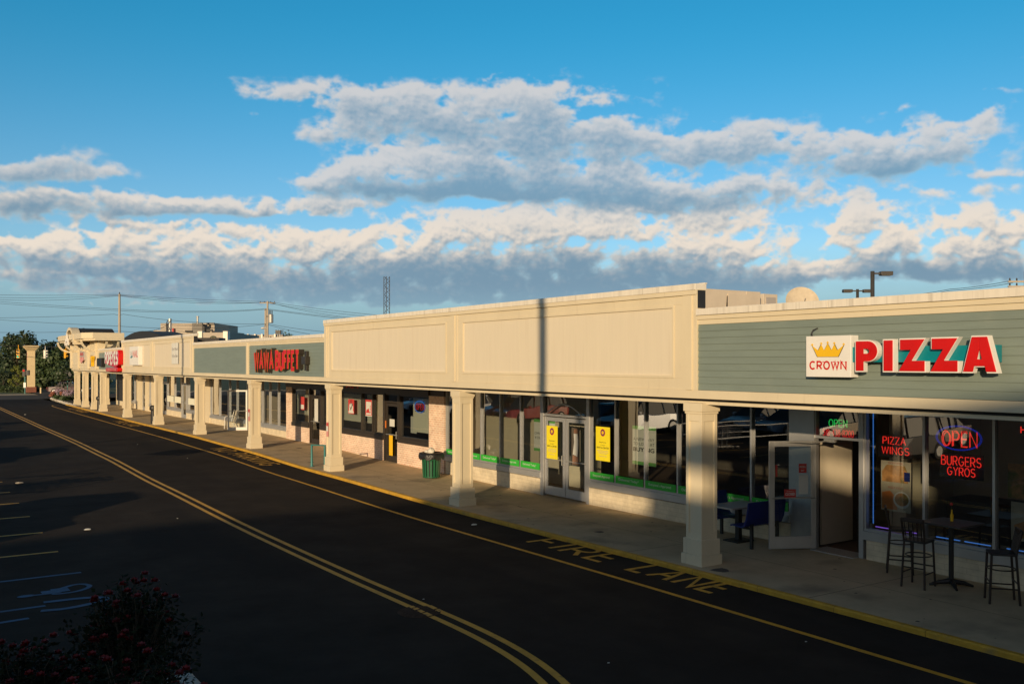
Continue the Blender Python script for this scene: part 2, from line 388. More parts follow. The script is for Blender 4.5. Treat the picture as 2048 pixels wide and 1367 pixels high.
for k in range(66):
    ya, yb = -12 + 1.5 * k + .003, -12 + 1.5 * k + 1.497
    A, B = zg(ya), zg(yb); x0, x1 = KX, KX + .095
    mb.mesh([(x0, ya, A - .2), (x0, yb, B - .2), (x0, yb, B - .02), (x0, ya, A - .02), (x0 + .02, ya, A + .002), (x0 + .02, yb, B + .002), (x1, yb, B + .002), (x1, ya, A + .002)],
            [(0, 1, 2, 3), (3, 2, 5, 4), (4, 5, 6, 7)])
tag(mb.build('kerb', M['kerbyel']), kind='structure')
# painted lines
def stripe(name, pts, w, m, dz=.004):
    Lf, Rt = [], []
    P = [Vector(p) for p in pts]; mb = MB()
    for i in range(len(P)):
        t = (P[min(i + 1, len(P) - 1)] - P[max(i - 1, 0)]).normalized(); nrm = Vector((-t.y, t.x)) * w / 2
        Lf.append(P[i] + nrm); Rt.append(P[i] - nrm)
    for i in range(len(P) - 1):
        mb.face([(p.x, p.y, zr(p.y) + dz) for p in (Lf[i], Rt[i], Rt[i + 1], Lf[i + 1])])
    return tag(mb.build(name, m), kind='structure')
def dense(pts, step=1.5):
    out = []
    for (x0, y0), (x1, y1) in zip(pts, pts[1:]):
        n = max(1, int(math.hypot(x1 - x0, y1 - y0) / step))
        out += [(x0 + (x1 - x0) * i / n, y0 + (y1 - y0) * i / n) for i in range(n)]
    return out + [pts[-1]]
def smooth(pts, it=3):
    for _ in range(it):
        o = [pts[0]]
        for a, b in zip(pts, pts[1:]):
            o += [(a[0] * .75 + b[0] * .25, a[1] * .75 + b[1] * .25), (a[0] * .25 + b[0] * .75, a[1] * .25 + b[1] * .75)]
        pts = o + [pts[-1]]
    return pts
cl = [(6.62, 98), (6.64, 40), (6.66, 16), (6.72, 13.0), (6.76, 11.2), (6.68, 9.9), (6.45, 8.8), (6.0, 7.6), (5.2, 6.2), (4.0, 4.6)]
cl = smooth(cl, 2)
for off in (-.125, .125):
    pts = []
    dn = dense(cl, 1.2)
    for i, (x, y) in enumerate(dn):
        a, b = dn[max(i - 1, 0)], dn[min(i + 1, len(dn) - 1)]
        tx, ty = b[0] - a[0], b[1] - a[1]; l = math.hypot(tx, ty); pts.append((x - ty / l * off, y + tx / l * off))
    stripe('centre_line', pts, .105, M['yel'])
stripe('fire_lane_line', dense(smooth([(10.52, 0), (10.55, 50), (10.5, 82), (10.6, 86.3), (11.0, 87.4), (11.7, 87.3)], 3), 1.5), .10, M['yel'])
stripe('fire_lane_line', dense([(10.52, -12), (10.52, 0)]), .10, M['yel'])
for k in range(17):
    y = 20.7 + 2.44 * k
    stripe('stall_line', dense([(-2.8, y), (2.67, y)], 3), .095, M['yel'])
for a, b in (((-2.8, 18.3), (2.75, 18.38)), ((-2.8, 16.0), (1.9, 16.12)), ((-2.8, 15.0), (1.6, 15.45))):
    stripe('stall_line', [a, b], .1, M['bluep'])
stripe('stall_line', smooth([(1.9, 16.35), (2.6, 16.3), (2.85, 16.0), (2.2, 15.7), (1.8, 15.8)], 2), .13, M['bluep'], .008)
# wheelchair symbol on the blue bay (read from the driving lane)
def sym(u, v): return gnd(u, v, zr(17))
for px, w, dz in (([(66, 1190), (95, 1187), (122, 1183)], .075, .004), ([(98, 1180.5), (103, 1187)], .26, .006), ([(117, 1176), (124, 1183)], .26, .006),
                  ([(124, 1176), (146, 1169), (164, 1167), (178, 1169.5), (180, 1172.5), (170, 1178), (148, 1184), (118, 1187.5), (104, 1188)], .085, .008)):
    stripe('wheelchair_symbol', smooth([sym(*p) for p in px], 3) if len(px) > 2 else [sym(*p) for p in px], w, M['bluep'], dz)
mb = MB(); c = sym(52, 1192.5)
mb.face([(c[0] + .13 * math.cos(a / 8 * math.pi), c[1] + .085 * math.sin(a / 8 * math.pi), zr(17) + .012) for a in range(16)])
tag(mb.build('wheelchair_symbol', M['bluep']), kind='structure')
# stencilled lettering in the fire lane
def road_text(words, h, x, m, sw):
    for txt, y0, w in words:
        mb = MB(); put_ribbon(mb, txt, roadfn(x, y0, .004), w, h, sw, 0, .3)
        tag(mb.build('road_lettering', m), kind='structure')
road_text([('FIRE', 16.2, 2.45), ('LANE', 12.95, 2.1)], .72, 11.1, M['yelw'], .105)
road_text([('NO', 39.7, 1.7), ('PARKING', 37.2, 4.3)], .68, 10.95, M['yelw'], .1)
road_text([('FIRE', 61.5, 2.4), ('LANE', 58.2, 2.4)], .72, 11.0, M['yelw'], .12)
road_text([('NO', 80.5, 1.8), ('PARKING', 77.8, 4.6)], .7, 11.0, M['yelw'], .12)
# ================================================================== SHOPPING STRIP
strip = thing('shopping_strip', 'long cream row of shops with a columned walkway, tall blank panels and grey green siding', 'building', (12.15, 12, 0))
FX = 12.15; WX = 15.2; YN = -12.0; YF = 87.0
def part(name, mats, mb, parent=None, **k): return mb.build(name, mats, parent or strip, **k)
# columns ---------------------------------------------------------------
def column(yc, xc=12.35):
    z0 = zg(yc) - .03; h = .2
    mb = MB(); mb.box(xc - .175, xc + .175, yc - .175, yc + .175, z0 + .45, 2.9)
    for sx, sy in ((-1, -1), (1, -1), (1, 1), (-1, 1)):              # corner boards round sunk panels
        cx, cy = xc + sx * .165, yc + sy * .165
        mb.box(cx - .035, cx + .035, cy - .035, cy + .035, z0 + .46, 2.84)
    for za, zb in ((z0 + .46, z0 + .6), (2.62, 2.842)):
        mb.box(xc - .197, xc + .197, yc - .197, yc + .197, za, zb)
    c = part('column', M['cream'], mb, bevel=.004)
    mb = MB(); mb.box(xc - .265, xc + .265, yc - .265, yc + .265, z0, z0 + .22); mb.box(xc - .237, xc + .237, yc - .237, yc + .237, z0 + .22, z0 + .5)
    part('plinth', M['cream'], mb, c, bevel=.006)
    mb = MB(); mb.box(xc - .235, xc + .235, yc - .235, yc + .235, 2.80, 2.955); mb.box(xc - .215, xc + .215, yc - .215, yc + .215, 2.755, 2.80)
    part('capital', M['cream'], mb, c, bevel=.004)
for yc in (-5.1, 3.5, 12.32, 21.02, 29.68, 38.16, 46.6, 55.38, 64.05, 72.65, 76.2, 80.4, 84.5): column(yc)
column(84.5, 14.6); column(77.0, 14.75)
# fascia beam -------------------------------------------------------------
mb = MB(); mb.box(FX - .0, FX + .4, YN, YF - .8, 3.035, 3.19)
part('fascia_beam', M['cream'], mb, bevel=.006)
mb = MB(); mb.box(FX + .10, FX + .38, YN, YF - .8, 2.93, 2.985)
part('fascia_trim', M['cream'], mb)
mb = MB(); mb.box(FX + .17, FX + .36, YN, YF - .8, 2.986, 3.034)
part('gap_shade_strip', M['dark'], mb)  # near-black backing: the groove's shade is put into its colour
mb = MB(); mb.box(FX + .38, WX + .1, YN, YF - .8, 2.975, 3.02)
part('walkway_ceiling', M['soffit'], mb)
mb = MB(); mb.box(12.7, 34, YN, 79, 4.15, 4.25); mb.box(33.7, 34, YN, 79, -.2, 4.1); mb.box(15.6, 33.7, YN - .2, YN, -.2, 4.1); mb.box(15.6, 33.7, 79, 79.2, -.2, 4.1)
part('roof', M['roofing'], mb)
# parapet sections ----------------------------------------------------------
def coping(y0, y1, z, h=.115, step=3.05):
    mb = MB(); y = y0
    while y < y1 - .01:
        e = min(y + step, y1); mb.box(FX - .035, FX + .25, y + .004, e - .004, z - h, z); y = e
    mb.box(FX + .20, FX + .27, y0, y1, z + .0005, z + .025)
    part('coping', [M['coping']], mb, bevel=.005)
def low_section(y0, y1, pilasters=(), ztop=4.67):
    """lap siding between trim boards"""
    mb = MB(); mb.box(FX + .06, FX + .22, y0, y1, 3.19, ztop - .1); mb.box(FX + .0, FX + .06, y0, y1, 4.475, ztop - .1); mb.box(FX + .025, FX + .06, y0, y1, 4.385, 4.475)
    for yp in pilasters: mb.box(FX - .005, FX + .06, yp - .16, yp + .16, 3.19, 4.47); mb.box(FX - .025, FX + .06, yp - .08, yp + .08, 3.19, 4.48)
    part('parapet', M['cream'], mb, bevel=.004)
    cuts = [y0] + [c for p in sorted(pilasters) for c in (p - .16, p + .16)] + [y1]
    for a, b in zip(cuts[::2], cuts[1::2]):
        mb = MB(); n = 10; z = 3.195; st = (4.385 - z) / n
        for i in range(n):
            zz = z + i * st
            mb.mesh([(FX + .03, a, zz), (FX + .03, b, zz), (FX + .045, b, zz + st), (FX + .045, a, zz + st), (FX + .058, a, zz), (FX + .058, b, zz)],
                    [(0, 1, 2, 3), (0, 4, 5, 1)])
        part('siding', M['siding'], mb)
    coping(y0, y1, ztop)
def tall_section(y0, y1, mids, ztop=5.14, dark_end=True):
    mb = MB(); e0, e1 = y0, y1
    mb.box(FX + .045, FX + .22, y0, y1, 3.19, ztop - .1)
    mb.box(FX - .02, FX + .045, y0, y1, ztop - .2, ztop - .11)          # frieze
    pils = [y0 + .19] + list(mids) + [y1 - .19]
    for yp in pils:
        w = .19
        mb.box(FX + .005, FX + .045, yp - w, yp + w, 3.19, ztop - .2); mb.box(FX - .02, FX + .005, yp - .075, yp + .075, 3.19, ztop - .215)
    bays = []
    for a, b in zip(pils, pils[1:]):
        a += .19; b -= .19
        pa, pb, z0, z1 = a + .28, b - .28, 3.45, 4.72
        mb.box(FX + .018, FX + .045, a, b, z1 + .05, ztop - .2); mb.box(FX + .018, FX + .045, a, b, 3.19, z0 - .05)
        mb.box(FX + .018, FX + .045, a, pa - .05, z0 - .05, z1 + .05); mb.box(FX + .018, FX + .045, pb + .05, b, z0 - .05, z1 + .05)
        for q in ((pa - .05, pb + .05, z1, z1 + .05), (pa - .05, pb + .05, z0 - .05, z0), (pa - .05, pa, z0, z1), (pb, pb + .05, z0, z1)):
            mb.box(FX + .004, FX + .045, *q)
        bays.append((pa, pb, z0, z1))
    part('parapet', M['cream'], mb, bevel=.004)
    for pa, pb, z0, z1 in bays:
        mb = MB(); n = max(1, round((pb - pa) / 1.22))
        for k in range(n):
            mb.box(FX + .036, FX + .0448, pa + (pb - pa) * k / n + .001, pa + (pb - pa) * (k + 1) / n - .001, z0, z1)
        part('wall_panel', M['panel'], mb)
    coping(y0, y1, ztop)
    for ya, yb in ((y0 - .006, y0 - .001), (y1 + .001, y1 + .006)):
        mb = MB(); mb.box(FX + .02, FX + .215, ya, yb, 4.69, ztop - .12); part('return_panel', M['dark'], mb)
low_section(YN, 12.24, ())
tall_section(12.24, 30.08, (21.15,))
low_section(30.08, 47.05, (38.5,))
tall_section(47.05, 64.95, (56.1,), 5.12)
low_section(64.95, 73.4, ())
# storefront -----------------------------------------------------------------
def window(ys, z0, z1, m, sill=True, glassm=None, X=WX, fr=.05, dep=.1):
    """framed glazing: ys are mullion centres; each pane is a sub-part"""
    lo, hi = ys[0], ys[-1]; mb = MB()
    for y in ys: mb.box(X - dep / 2, X + dep / 2, y - fr / 2, y + fr / 2, z0, z1)
    for a, b in zip(ys, ys[1:]):
        for za, zb in ((z0, z0 + fr), (z1 - fr, z1)): mb.box(X - dep / 2 + .004, X + dep / 2 - .004, a + fr / 2, b - fr / 2, za, zb)
    if sill: mb.box(X - dep / 2 - .045, X + dep / 2, lo - .02, hi + .02, z0 - .16, z0 - .001)
    w = part('window', m, mb, bevel=.003)
    for a, b in zip(ys, ys[1:]):
        mb = MB(); mb.face([(X + .01, a + fr / 2, z0 + fr), (X + .01, b - fr / 2, z0 + fr), (X + .01, b - fr / 2, z1 - fr), (X + .01, a + fr / 2, z1 - fr)])
        part('pane', glassm or M['glass'], mb, w)
    return w
def door_leaf(p0, p1, z0, z1, m, label=None, st=.11, rail=.24, glassm=None, bar=True, pull=1):
    """aluminium framed glass leaf between plan points p0 (hinge) and p1"""
    a, b = Vector((*p0, 0)), Vector((*p1, 0)); t = (b - a).normalized(); n = Vector((-t.y, t.x, 0)); L = (b - a).length; th = .022
    def bx(mb, s0, s1, za, zb, o=0, tt=th): mb.obox(a + t * (s0 + s1) / 2 + n * o + Vector((0, 0, (za + zb) / 2)), t * (s1 - s0) / 2, n * tt, (0, 0, (zb - za) / 2))
    mb = MB(); bx(mb, 0, st, z0, z1); bx(mb, L - st, L, z0, z1); bx(mb, st, L - st, z1 - st, z1, 0, th - .002); bx(mb, st, L - st, z0, z0 + rail, 0, th - .002)
    d = part('door', m, mb, bevel=.003)
    if label: d['label'] = label
    mb = MB(); q0, q1 = a + t * st, a + t * (L - st)
    mb.face([(q0.x, q0.y, z0 + rail), (q1.x, q1.y, z0 + rail), (q1.x, q1.y, z1 - st), (q0.x, q0.y, z1 - st)]); part('pane', glassm or M['tglass'], mb, d)
    zb = (z0 + 1.0)
    mb = MB()
    if bar:
        mb.tube([a + t * st * .5 + n * .05 + Vector((0, 0, zb)), a + t * (L - st * .5) + n * .05 + Vector((0, 0, zb))], .014, 8)
        mb.tube([a + t * st * .5 - n * .05 + Vector((0, 0, zb)), a + t * (L - st * .5) - n * .05 + Vector((0, 0, zb))], .012, 8)
    if pull:
        e = a + t * (L - st * .5) + n * -.02
        mb.tube([e + Vector((0, 0, zb - .12)), e - n * .07 + Vector((0, 0, zb - .12)), e - n * .07 + Vector((0, 0, zb + .14)), e + Vector((0, 0, zb + .14))], .014, 8)
    part('handle', M['steel'], mb, d); return d
def bulkhead(y0, y1, z1, m='block', X=WX):
    mb = MB(); n = max(1, int((y1 - y0) / .6)); mb.box(X - .06, X + .08, y0, y1, zg((y0 + y1) / 2) - .25, z1); return part('bulkhead_wall', M[m], mb)
def jamb(y0, y1, z0, z1, m='alu', X=WX, d=.07, name='pilaster'):
    mb = MB(); mb.box(X - d, X + d, y0, y1, z0, z1); return part(name, M[m], mb, bevel=.004)
HT = 2.97
# pizza shop (nearest)
bulkhead(-9, 10.82, .37); window([10.86, 9.66, 8.4, 7.15, 5.9, 4.6][::-1], .53, HT, M['alu'])
window([3.4, 2.2, 1.0, -.2], .53, HT, M['alu']); jamb(3.45, 4.55, .37, HT)
jamb(10.88, 10.98, 0, HT); jamb(12.0, 12.56, 0, HT); jamb(12.565, 12.60, -.1, HT, d=.05)
window([10.98, 12.0], 2.2, HT, M['alu'], sill=False)
door_leaf((15.12, 11.95), (14.26, 12.39), .03, 2.15, M['alu'], 'open glass door with CLOSED notice')
mb = MB(); mb.box(14.98, 15.5, 11.0, 11.98, -.02, .015); part('door_sill', M['alu'], mb)
mb = MB(); mb.tube([(15.14, 11.6, 2.17), (14.75, 11.75, 2.15), (14.55, 12.2, 2.13)], .012, 6); mb.box(15.1, 15.16, 11.5, 11.75, 2.14, 2.2); part('door_closer', M['steel'], mb)
# furniture rental shop
bulkhead(12.6, 19.24, .41); bulkhead(21.4, 26.9, .41)
window([12.62, 13.66, 14.78, 15.9, 17.04, 18.16, 19.2], .59, HT, M['alu']); window([21.43, 22.47, 23.57, 24.68, 25.8, 26.88], .59, HT, M['alu'])
jamb(19.2, 19.32, -.1, HT); jamb(21.28, 21.42, -.1, HT)
window([19.32, 21.28], 2.2, HT, M['alu'], sill=False)
door_leaf((WX, 19.34), (WX, 20.29), 0, 2.17, M['alu']); door_leaf((WX, 21.26), (WX, 20.31), 0, 2.17, M['alu'])
mb = MB(); mb.tube([(15.13, 19.45 + (21.15 - 19.45) * k / 12, 2.25 + .3 * math.sin(math.pi * k / 12)) for k in range(13)], .022, 6); mb.tube([(15.13, 19.4, 2.25), (15.13, 21.2, 2.25)], .016, 6)
part('arched_trim', M['alu'], mb)
# brick front
def brickwall(y0, y1, z0, z1, name='brick_wall', X=WX):
    mb = MB(); mb.box(X - .09, X + .12, y0, y1, z0, z1); return part(name, M['brick'], mb)
for y0, y1 in ((26.93, 28.0), (41.3, 42.04)): brickwall(y0, y1, -.2, 2.55)
for y0, y1 in ((28.0, 30.42), (31.58, 37.9), (39.1, 41.3)): brickwall(y0, y1, -.2, .8)
mb = MB(); mb.box(WX - .085, WX + .12, 26.93, 42.04, 2.55, HT); mb.box(WX - .14, WX - .086, 27.95, 42.0, 2.56, 2.9); part('header_panel', M['brown'], mb)
for ys in ([28.02, 30.3], [31.62, 32.6, 33.62, 35.75, 37.8], [39.2, 41.28]): window(ys, .95, 2.55, M['brown'], fr=.075, dep=.14)
window([30.44, 31.56], 2.2, 2.55, M['brown'], sill=False, fr=.06); window([37.95, 39.08], 2.2, 2.55, M['brown'], sill=False, fr=.06)
jamb(30.3, 30.44, 0, 2.55, 'brown', d=.08); jamb(31.5, 31.62, 0, 2.55, 'brown', d=.08); jamb(37.82, 37.95, 0, 2.55, 'brown', d=.08); jamb(39.08, 39.18, 0, 2.55, 'brown', d=.08)
door_leaf((WX, 31.5), (WX, 30.45), .02, 2.18, M['brown'], 'dark bronze glass door'); door_leaf((WX, 37.96), (WX, 39.07), .1, 2.18, M['brown'], 'dark bronze glass door with white paper strip')
# buffet front
bulkhead(42.04, 46.7, .5); bulkhead(48.0, 56.8, .5)
window([42.06, 43.3, 44.55, 45.7, 46.68], .62, HT, M['alu']); window([48.0, 49.84, 51.2, 53.1, 54.9], .62, HT, M['alu'])
jamb(46.68, 46.78, 0, HT); jamb(47.88, 48.0, 0, HT); window([46.78, 47.88], 2.25, HT, M['alu'], sill=False)
door_leaf((15.12, 47.88), (14.22, 48.32), .16, 2.25, M['white'], 'open white framed glass door with red dots', st=.08, rail=.16)
def pier(y0, y1, X=WX): jamb(y0, y1, -.1, HT, 'cream', X, .1, 'wall_pier')
pier(54.92, 56.8)
# far shops
bulkhead(56.8, 60.3, .55); window([56.8, 58.4, 59.9, 60.3], .66, HT, M['alu'])
door_leaf((WX, 61.4), (WX, 60.42), .13, 2.3, M['alu']); jamb(60.3, 60.4, 0, HT); jamb(61.42, 61.52, 0, HT); window([60.4, 61.42], 2.32, HT, M['alu'], sill=False)
bulkhead(61.52, 65.5, .55); window([61.52, 63.4, 65.4], .66, HT, M['alu'])
door_leaf((WX, 67.0), (WX, 65.55), .13, 2.3, M['alu']); window([65.5, 67.05], 2.32, HT, M['alu'], sill=False); pier(67.1, 69.8)
bulkhead(69.8, 70.8, .55); window([69.8, 70.8], .66, HT, M['alu']); pier(70.8, 72.0)
door_leaf((WX, 73.2), (WX, 72.05), .13, 2.3, M['alu']); window([72.0, 73.2], 2.32, HT, M['alu'], sill=False); pier(73.2, 74.6)
bulkhead(74.6, 77.3, .55); window([74.6, 76.0, 77.3], .66, HT, M['alu']); pier(77.3, 79.2)
# interiors -------------------------------------------------------------------
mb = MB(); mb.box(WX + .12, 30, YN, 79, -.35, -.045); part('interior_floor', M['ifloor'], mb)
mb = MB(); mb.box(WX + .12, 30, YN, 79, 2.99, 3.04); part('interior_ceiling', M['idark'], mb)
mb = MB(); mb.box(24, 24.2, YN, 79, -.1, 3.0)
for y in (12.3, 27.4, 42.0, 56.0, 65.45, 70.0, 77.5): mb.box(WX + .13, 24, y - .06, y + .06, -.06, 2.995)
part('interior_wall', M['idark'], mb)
mb = MB(); mb.box(16.9, 17.0, 21.0, 27.3, -.05, 2.9); mb.box(18.5, 18.6, 12.4, 12.9, 0, 2.9); part('display_wall', M['iwall'], mb)
mb = MB(); mb.box(18.3, 18.4, 5, 12.2, -.05, 2.9); mb.box(15.6, 16.6, 12.19, 12.225, 0, 2.9); part('shop_wall', M['iwall'], mb)
mb = MB(); mb.box(16.2, 18.3, 11.0, 11.06, .0, 2.9); part('entry_partition', M['iwall'], mb)
mb = MB(); mb.box(17.4, 18.25, 5.2, 10.6, 0, .95); mb.box(17.3, 18.28, 5.15, 10.65, .95, 1.0); part('counter', M['wood'], mb)
mb = MB()
for y0, y1 in ((28.1, 29.6), (32.7, 33.5), (33.75, 37.6), (39.3, 41.2)): mb.box(15.34, 15.36, y0, y1, 1.22, 2.42 if y0 < 39 else 2.5)
part('window_blind', M['blind'], mb)
mb = MB()
for y0, y1 in ((31.7, 33.55), (33.7, 37.7), (39.25, 41.2)): mb.box(15.30, 15.31, y0, y1, 1.0, 1.32)
part('window_film', M['brown'], mb)
mb = MB()
for y0, y1 in ((61.6, 63.3), (63.5, 65.3), (58.0, 59.8)): mb.box(15.13, 15.135, y0, y1, 1.05, 1.45)
part('window_film', M['blind'], mb)
for y in (48.9, 52, 58, 63, 68):
    mb = MB(); mb.box(16.5, 17.1, y, y + .5, 0, 2.9); part('interior_pier', M['iwall'], mb)
# green window film with lettering
def film(ya, yb, txt):
    mb = MB(); mb.box(15.14, 15.146, ya + .04, yb - .04, .645, .83); f = part('window_film', M['grn'], mb)
    mb = MB(); put_text(mb, txt, wallfn(15.139, yb - .16, .70), (yb - ya) - .36, .085); part('lettering', M['paper'], mb, f)
fy = [12.62, 13.66, 14.78, 15.9, 17.04, 18.16, 19.2]
for i, (a, b) in enumerate(zip(fy, fy[1:])): film(a, b, "Everyone's Approved" if i % 2 else 'Delivered Today*')
fy = [21.43, 22.47, 23.57, 24.68, 25.8, 26.88]
for i, (a, b) in enumerate(zip(fy, fy[1:])): film(a, b, "Everyone's Approved" if i % 2 else 'Delivered Today*')
# corner pavilion -------------------------------------------------------------
PZ = 5.85
mb = MB(); mb.box(FX - .05, FX + .35, 73.4, 86.2, 3.19, 5.3); mb.box(FX + .35, 13.4, 73.4, 73.7, 3.25, 5.3); mb.box(FX + .35, 13.4, 85.9, 86.2, 3.25, 5.3); mb.box(13.4, 13.6, 73.4, 86.2, 3.25, 5.3)
for yp in (74.0, 77.2, 81.9, 85.7): mb.box(FX - .13, FX - .05, yp - .3, yp + .3, 3.19, 5.4); mb.box(FX - .17, FX - .13, yp - .14, yp + .14, 3.19, 5.4)
mb.box(FX - .1, FX - .05, 73.4, 86.2, 4.55, 4.66); mb.box(FX - .09, FX - .05, 73.4, 86.2, 3.45, 3.53)
part('pavilion_wall', M['cream'], mb, bevel=.01)
oct_ = [(11.0, 73.4), (11.6, 72.4), (13.75, 72.4), (13.75, 86.6), (11.9, 86.6), (11.0, 85.4)]
mb = MB(); mb.prism(oct_, 5.42, PZ, lambda p, a: (p[0], p[1], a)); mb.prism([(x + (.14 if x < 12 else .05 if x < 13 else 0), y) for x, y in oct_], 5.28, 5.42, lambda p, a: (p[0], p[1], a))
part('pavilion_cornice', M['cream'], mb, bevel=.015)
mb = MB(); cy, rr = 78.9, 2.05
def archpts(r, n=18): return [(cy + r * math.cos(math.pi * k / n), 5.05 + r * .66 * math.sin(math.pi * k / n)) for k in range(n + 1)]
ro, ri = archpts(rr), archpts(rr - .32)
for k in range(18):
    q = [ro[k], ro[k + 1], ri[k + 1], ri[k]]
    mb.prism(q, 10.95, 11.5, lambda p, a: (a, p[0], p[1]))
part('arch_ring', M['cream'], mb)
mb = MB(); mb.prism([(y, z - .04) for y, z in archpts(rr - .02)], 11.5, 14.0, lambda p, a: (a, p[0], p[1])); part('barrel_roof', M['roofing'], mb)
for yp in (73.9, 77.3, 81.9, 85.8):
    mb = MB()
    pts = [(FX - .1 - 1.0 * math.sin(t * math.pi / 2 / 8) ** 1.0, yp, 4.55 + .8 * (1 - math.cos(t * math.pi / 2 / 8))) for t in range(9)]
    for p, q in zip(pts, pts[1:]):
        m_ = (Vector(p) + Vector(q)) / 2; d = (Vector(q) - Vector(p)); mb.obox(m_, d * .52, (0, .07, 0), Vector((-d.z, 0, d.x)).normalized() * .07)
    part('bracket', M['cream'], mb)
for xp in (12.6, 13.4):
    mb = MB()
    pts = [(xp, 73.4 - .65 * math.sin(t * math.pi / 16), 4.75 + .6 * (1 - math.cos(t * math.pi / 16))) for t in range(9)]
    for p, q in zip(pts, pts[1:]):
        m_ = (Vector(p) + Vector(q)) / 2; d = (Vector(q) - Vector(p)); mb.obox(m_, d * .52, (.07, 0, 0), Vector((0, -d.z, d.y)).normalized() * .07)
    part('bracket', M['cream'], mb)
mb = MB(); w = wallfn(10.93, 80.4, 4.95)
for dy, dz, s in ((0, 0, .5), (.55, .28, .62), (1.15, .02, .5)):
    mb.prism([(dy, dz), (dy + s * .5, dz + s * 1.15), (dy + s, dz + .05), (dy + s * .6, dz + .12)], 0, .1, lambda p, a: w(p[0], p[1], a))
part('sail_emblem', M['white'], mb)
mb = MB(); mb.box(15.3, 19, 79.3, 84.0, -.2, 4.6); part('pavilion_core', M['cream'], mb)
mb = MB(); mb.box(15.26, 15.299, 79.8, 83.6, .5, 2.7); part('window', M['dark'], mb)
# curved dark roof further back and rooftop enclosure
mb = MB(); ap = [(109.0 - 1.25 * k, 5.85 + .95 * math.sin(math.pi * k / 18)) for k in range(19)]
mb.prism(ap + [(86.5, 2.6), (109.0, 2.6)], 20.0, 22.5, lambda p, a: (a, p[0], p[1])); mb.box(13.9, 20.0, 79.3, 79.6, 3.3, 5.3)
part('vaulted_roof', M['roofing'], mb)
# ================================================================== SIGNS
def glyph(mb, parts2d, fn, c0, c1):
    for pl in parts2d: mb.prism(pl, c0, c1, lambda p, a: fn(p[0], p[1], a))
def P_parts(w, h, k=0.):
    o = [(.36 * w, h)] + [(.36 * w + .2 * w + x * w, y * h) for x, y in arc(0, .66, .44, .34, 90, -90, 12)] + [(.36 * w, .32 * h)]
    i = [(.36 * w, .74 * h)] + [(.44 * w + x * w, y * h) for x, y in arc(.06, .66, .13, .08, 90, -90, 12)] + [(.36 * w, .58 * h)]
    return [[(0, 0), (.36 * w, 0), (.36 * w, h), (0, h)]] + [[o[n], o[n + 1], i[n + 1], i[n]] for n in range(len(o) - 1)]
def I_parts(w, h): return [[(0, 0), (w, 0), (w, h), (0, h)]]
def Z_parts(w, h): return [[(x * w, y * h) for x, y in ((.05, 1), (1, 1), (.5, .33), (1, .33), (1, 0), (0, 0), (.47, .67), (.05, .67))]]
def A_parts(w, h):
    L = [(0, 0), (.27, 1), (.5, 1), (.5, .64), (.43, .36), (.5, .36), (.5, .16), (.34, .16), (.30, 0)]
    return [[(x * w, y * h) for x, y in L], [((1 - x) * w, y * h) for x, y in L]]
XP = 11.93
sg = thing('pizza_sign', 'big red PIZZA channel letters with white edges on a teal bar over the walkway', 'sign', (12.1, 8.0, 3.8))
mb = MB(); ya, _ = fac(1690, 700, 12.1); yb, _ = fac(1998, 700, 12.1); mb.box(12.03, 12.175, yb, ya, 3.70, 3.93); mb.build('raceway', M['tealp'], sg, bevel=.004)
for nm, gp, u0, u1, zt in (('P', P_parts, 1710.2, 1757, 4.03), ('I', I_parts, 1765.5, 1788, 4.035), ('Z', Z_parts, 1796, 1852, 4.04), ('Z', Z_parts, 1859, 1918, 4.045), ('A', A_parts, 1924, 1996, 4.055)):
    y0, _ = fac(u0, 720, XP); y1, _ = fac(u1, 720, XP); w, h = y0 - y1, zt - 3.555
    f = wallfn(12.03, y0, 3.555); mb = MB(); glyph(mb, gp(w, h), f, 0, .10); l = mb.build('letter', M['white'], sg)
    f2 = wallfn(XP - .002, y0, 3.555); mb = MB(); e = .018
    sc = lambda p: (e + p[0] * (w - 2 * e) / w, e + p[1] * (h - 2 * e) / h)
    glyph(mb, [[sc(p) for p in pl] for pl in gp(w, h)], f2, -.004, .012); mb.build('letter_face', M['red'], l, bevel=.006)
y0, z0 = fac(1611, 753, 11.98); y1, z1 = fac(1701, 673, 11.98)
sg = thing('crown_sign', 'square white box sign with a yellow crown above the red word CROWN', 'sign', (12.1, (y0 + y1) / 2, 3.8))
mb = MB(); mb.box(11.99, 12.175, y1, y0, 3.47, 4.11); mb.build('sign_box', M['white'], sg, bevel=.008)
w = y0 - y1; f = wallfn(11.987, y0, 3.47)
cr = [(.27, .32), (.15, .46), (.29, .40), (.355, .475), (.42, .40), (.5, .485), (.58, .40), (.645, .475), (.71, .40), (.85, .46), (.73, .32)]
cr = [(a * w, (b - .3) * 1.25 + .29) for a, b in cr]
mb = MB(); mb.prism([(.5 * w + (a - .5 * w) * 1.05, .37 + (b - .37) * 1.07) for a, b in cr], 0, .001, lambda p, a: f(p[0], p[1], a)); mb.build('crown_outline', M['ink'], sg)
mb = MB(); mb.prism(cr, .0015, .003, lambda p, a: f(p[0], p[1], a))
for i in (1, 3, 5, 7, 9):
    a, b = cr[i]; mb.prism([(a - .024, b + .014), (a, b + .034), (a + .024, b + .014), (a, b - .006)], .0015, .0035, lambda p, q: f(p[0], p[1], q))
mb.build('crown', M['gold'], sg)
mb = MB(); put_ribbon(mb, 'CROWN', lambda a, b, c: f(a + .1 * w, b + .125, c + .001), .8 * w, .115, .026, 0, .3)
for sx in (.19, .4, .63, .72, .82, .895): mb.box(11.9855, 11.986, y0 - sx * w - .018, y0 - sx * w + .018, 3.47 + .232, 3.47 + .243)
mb.build('lettering', M['red'], sg)
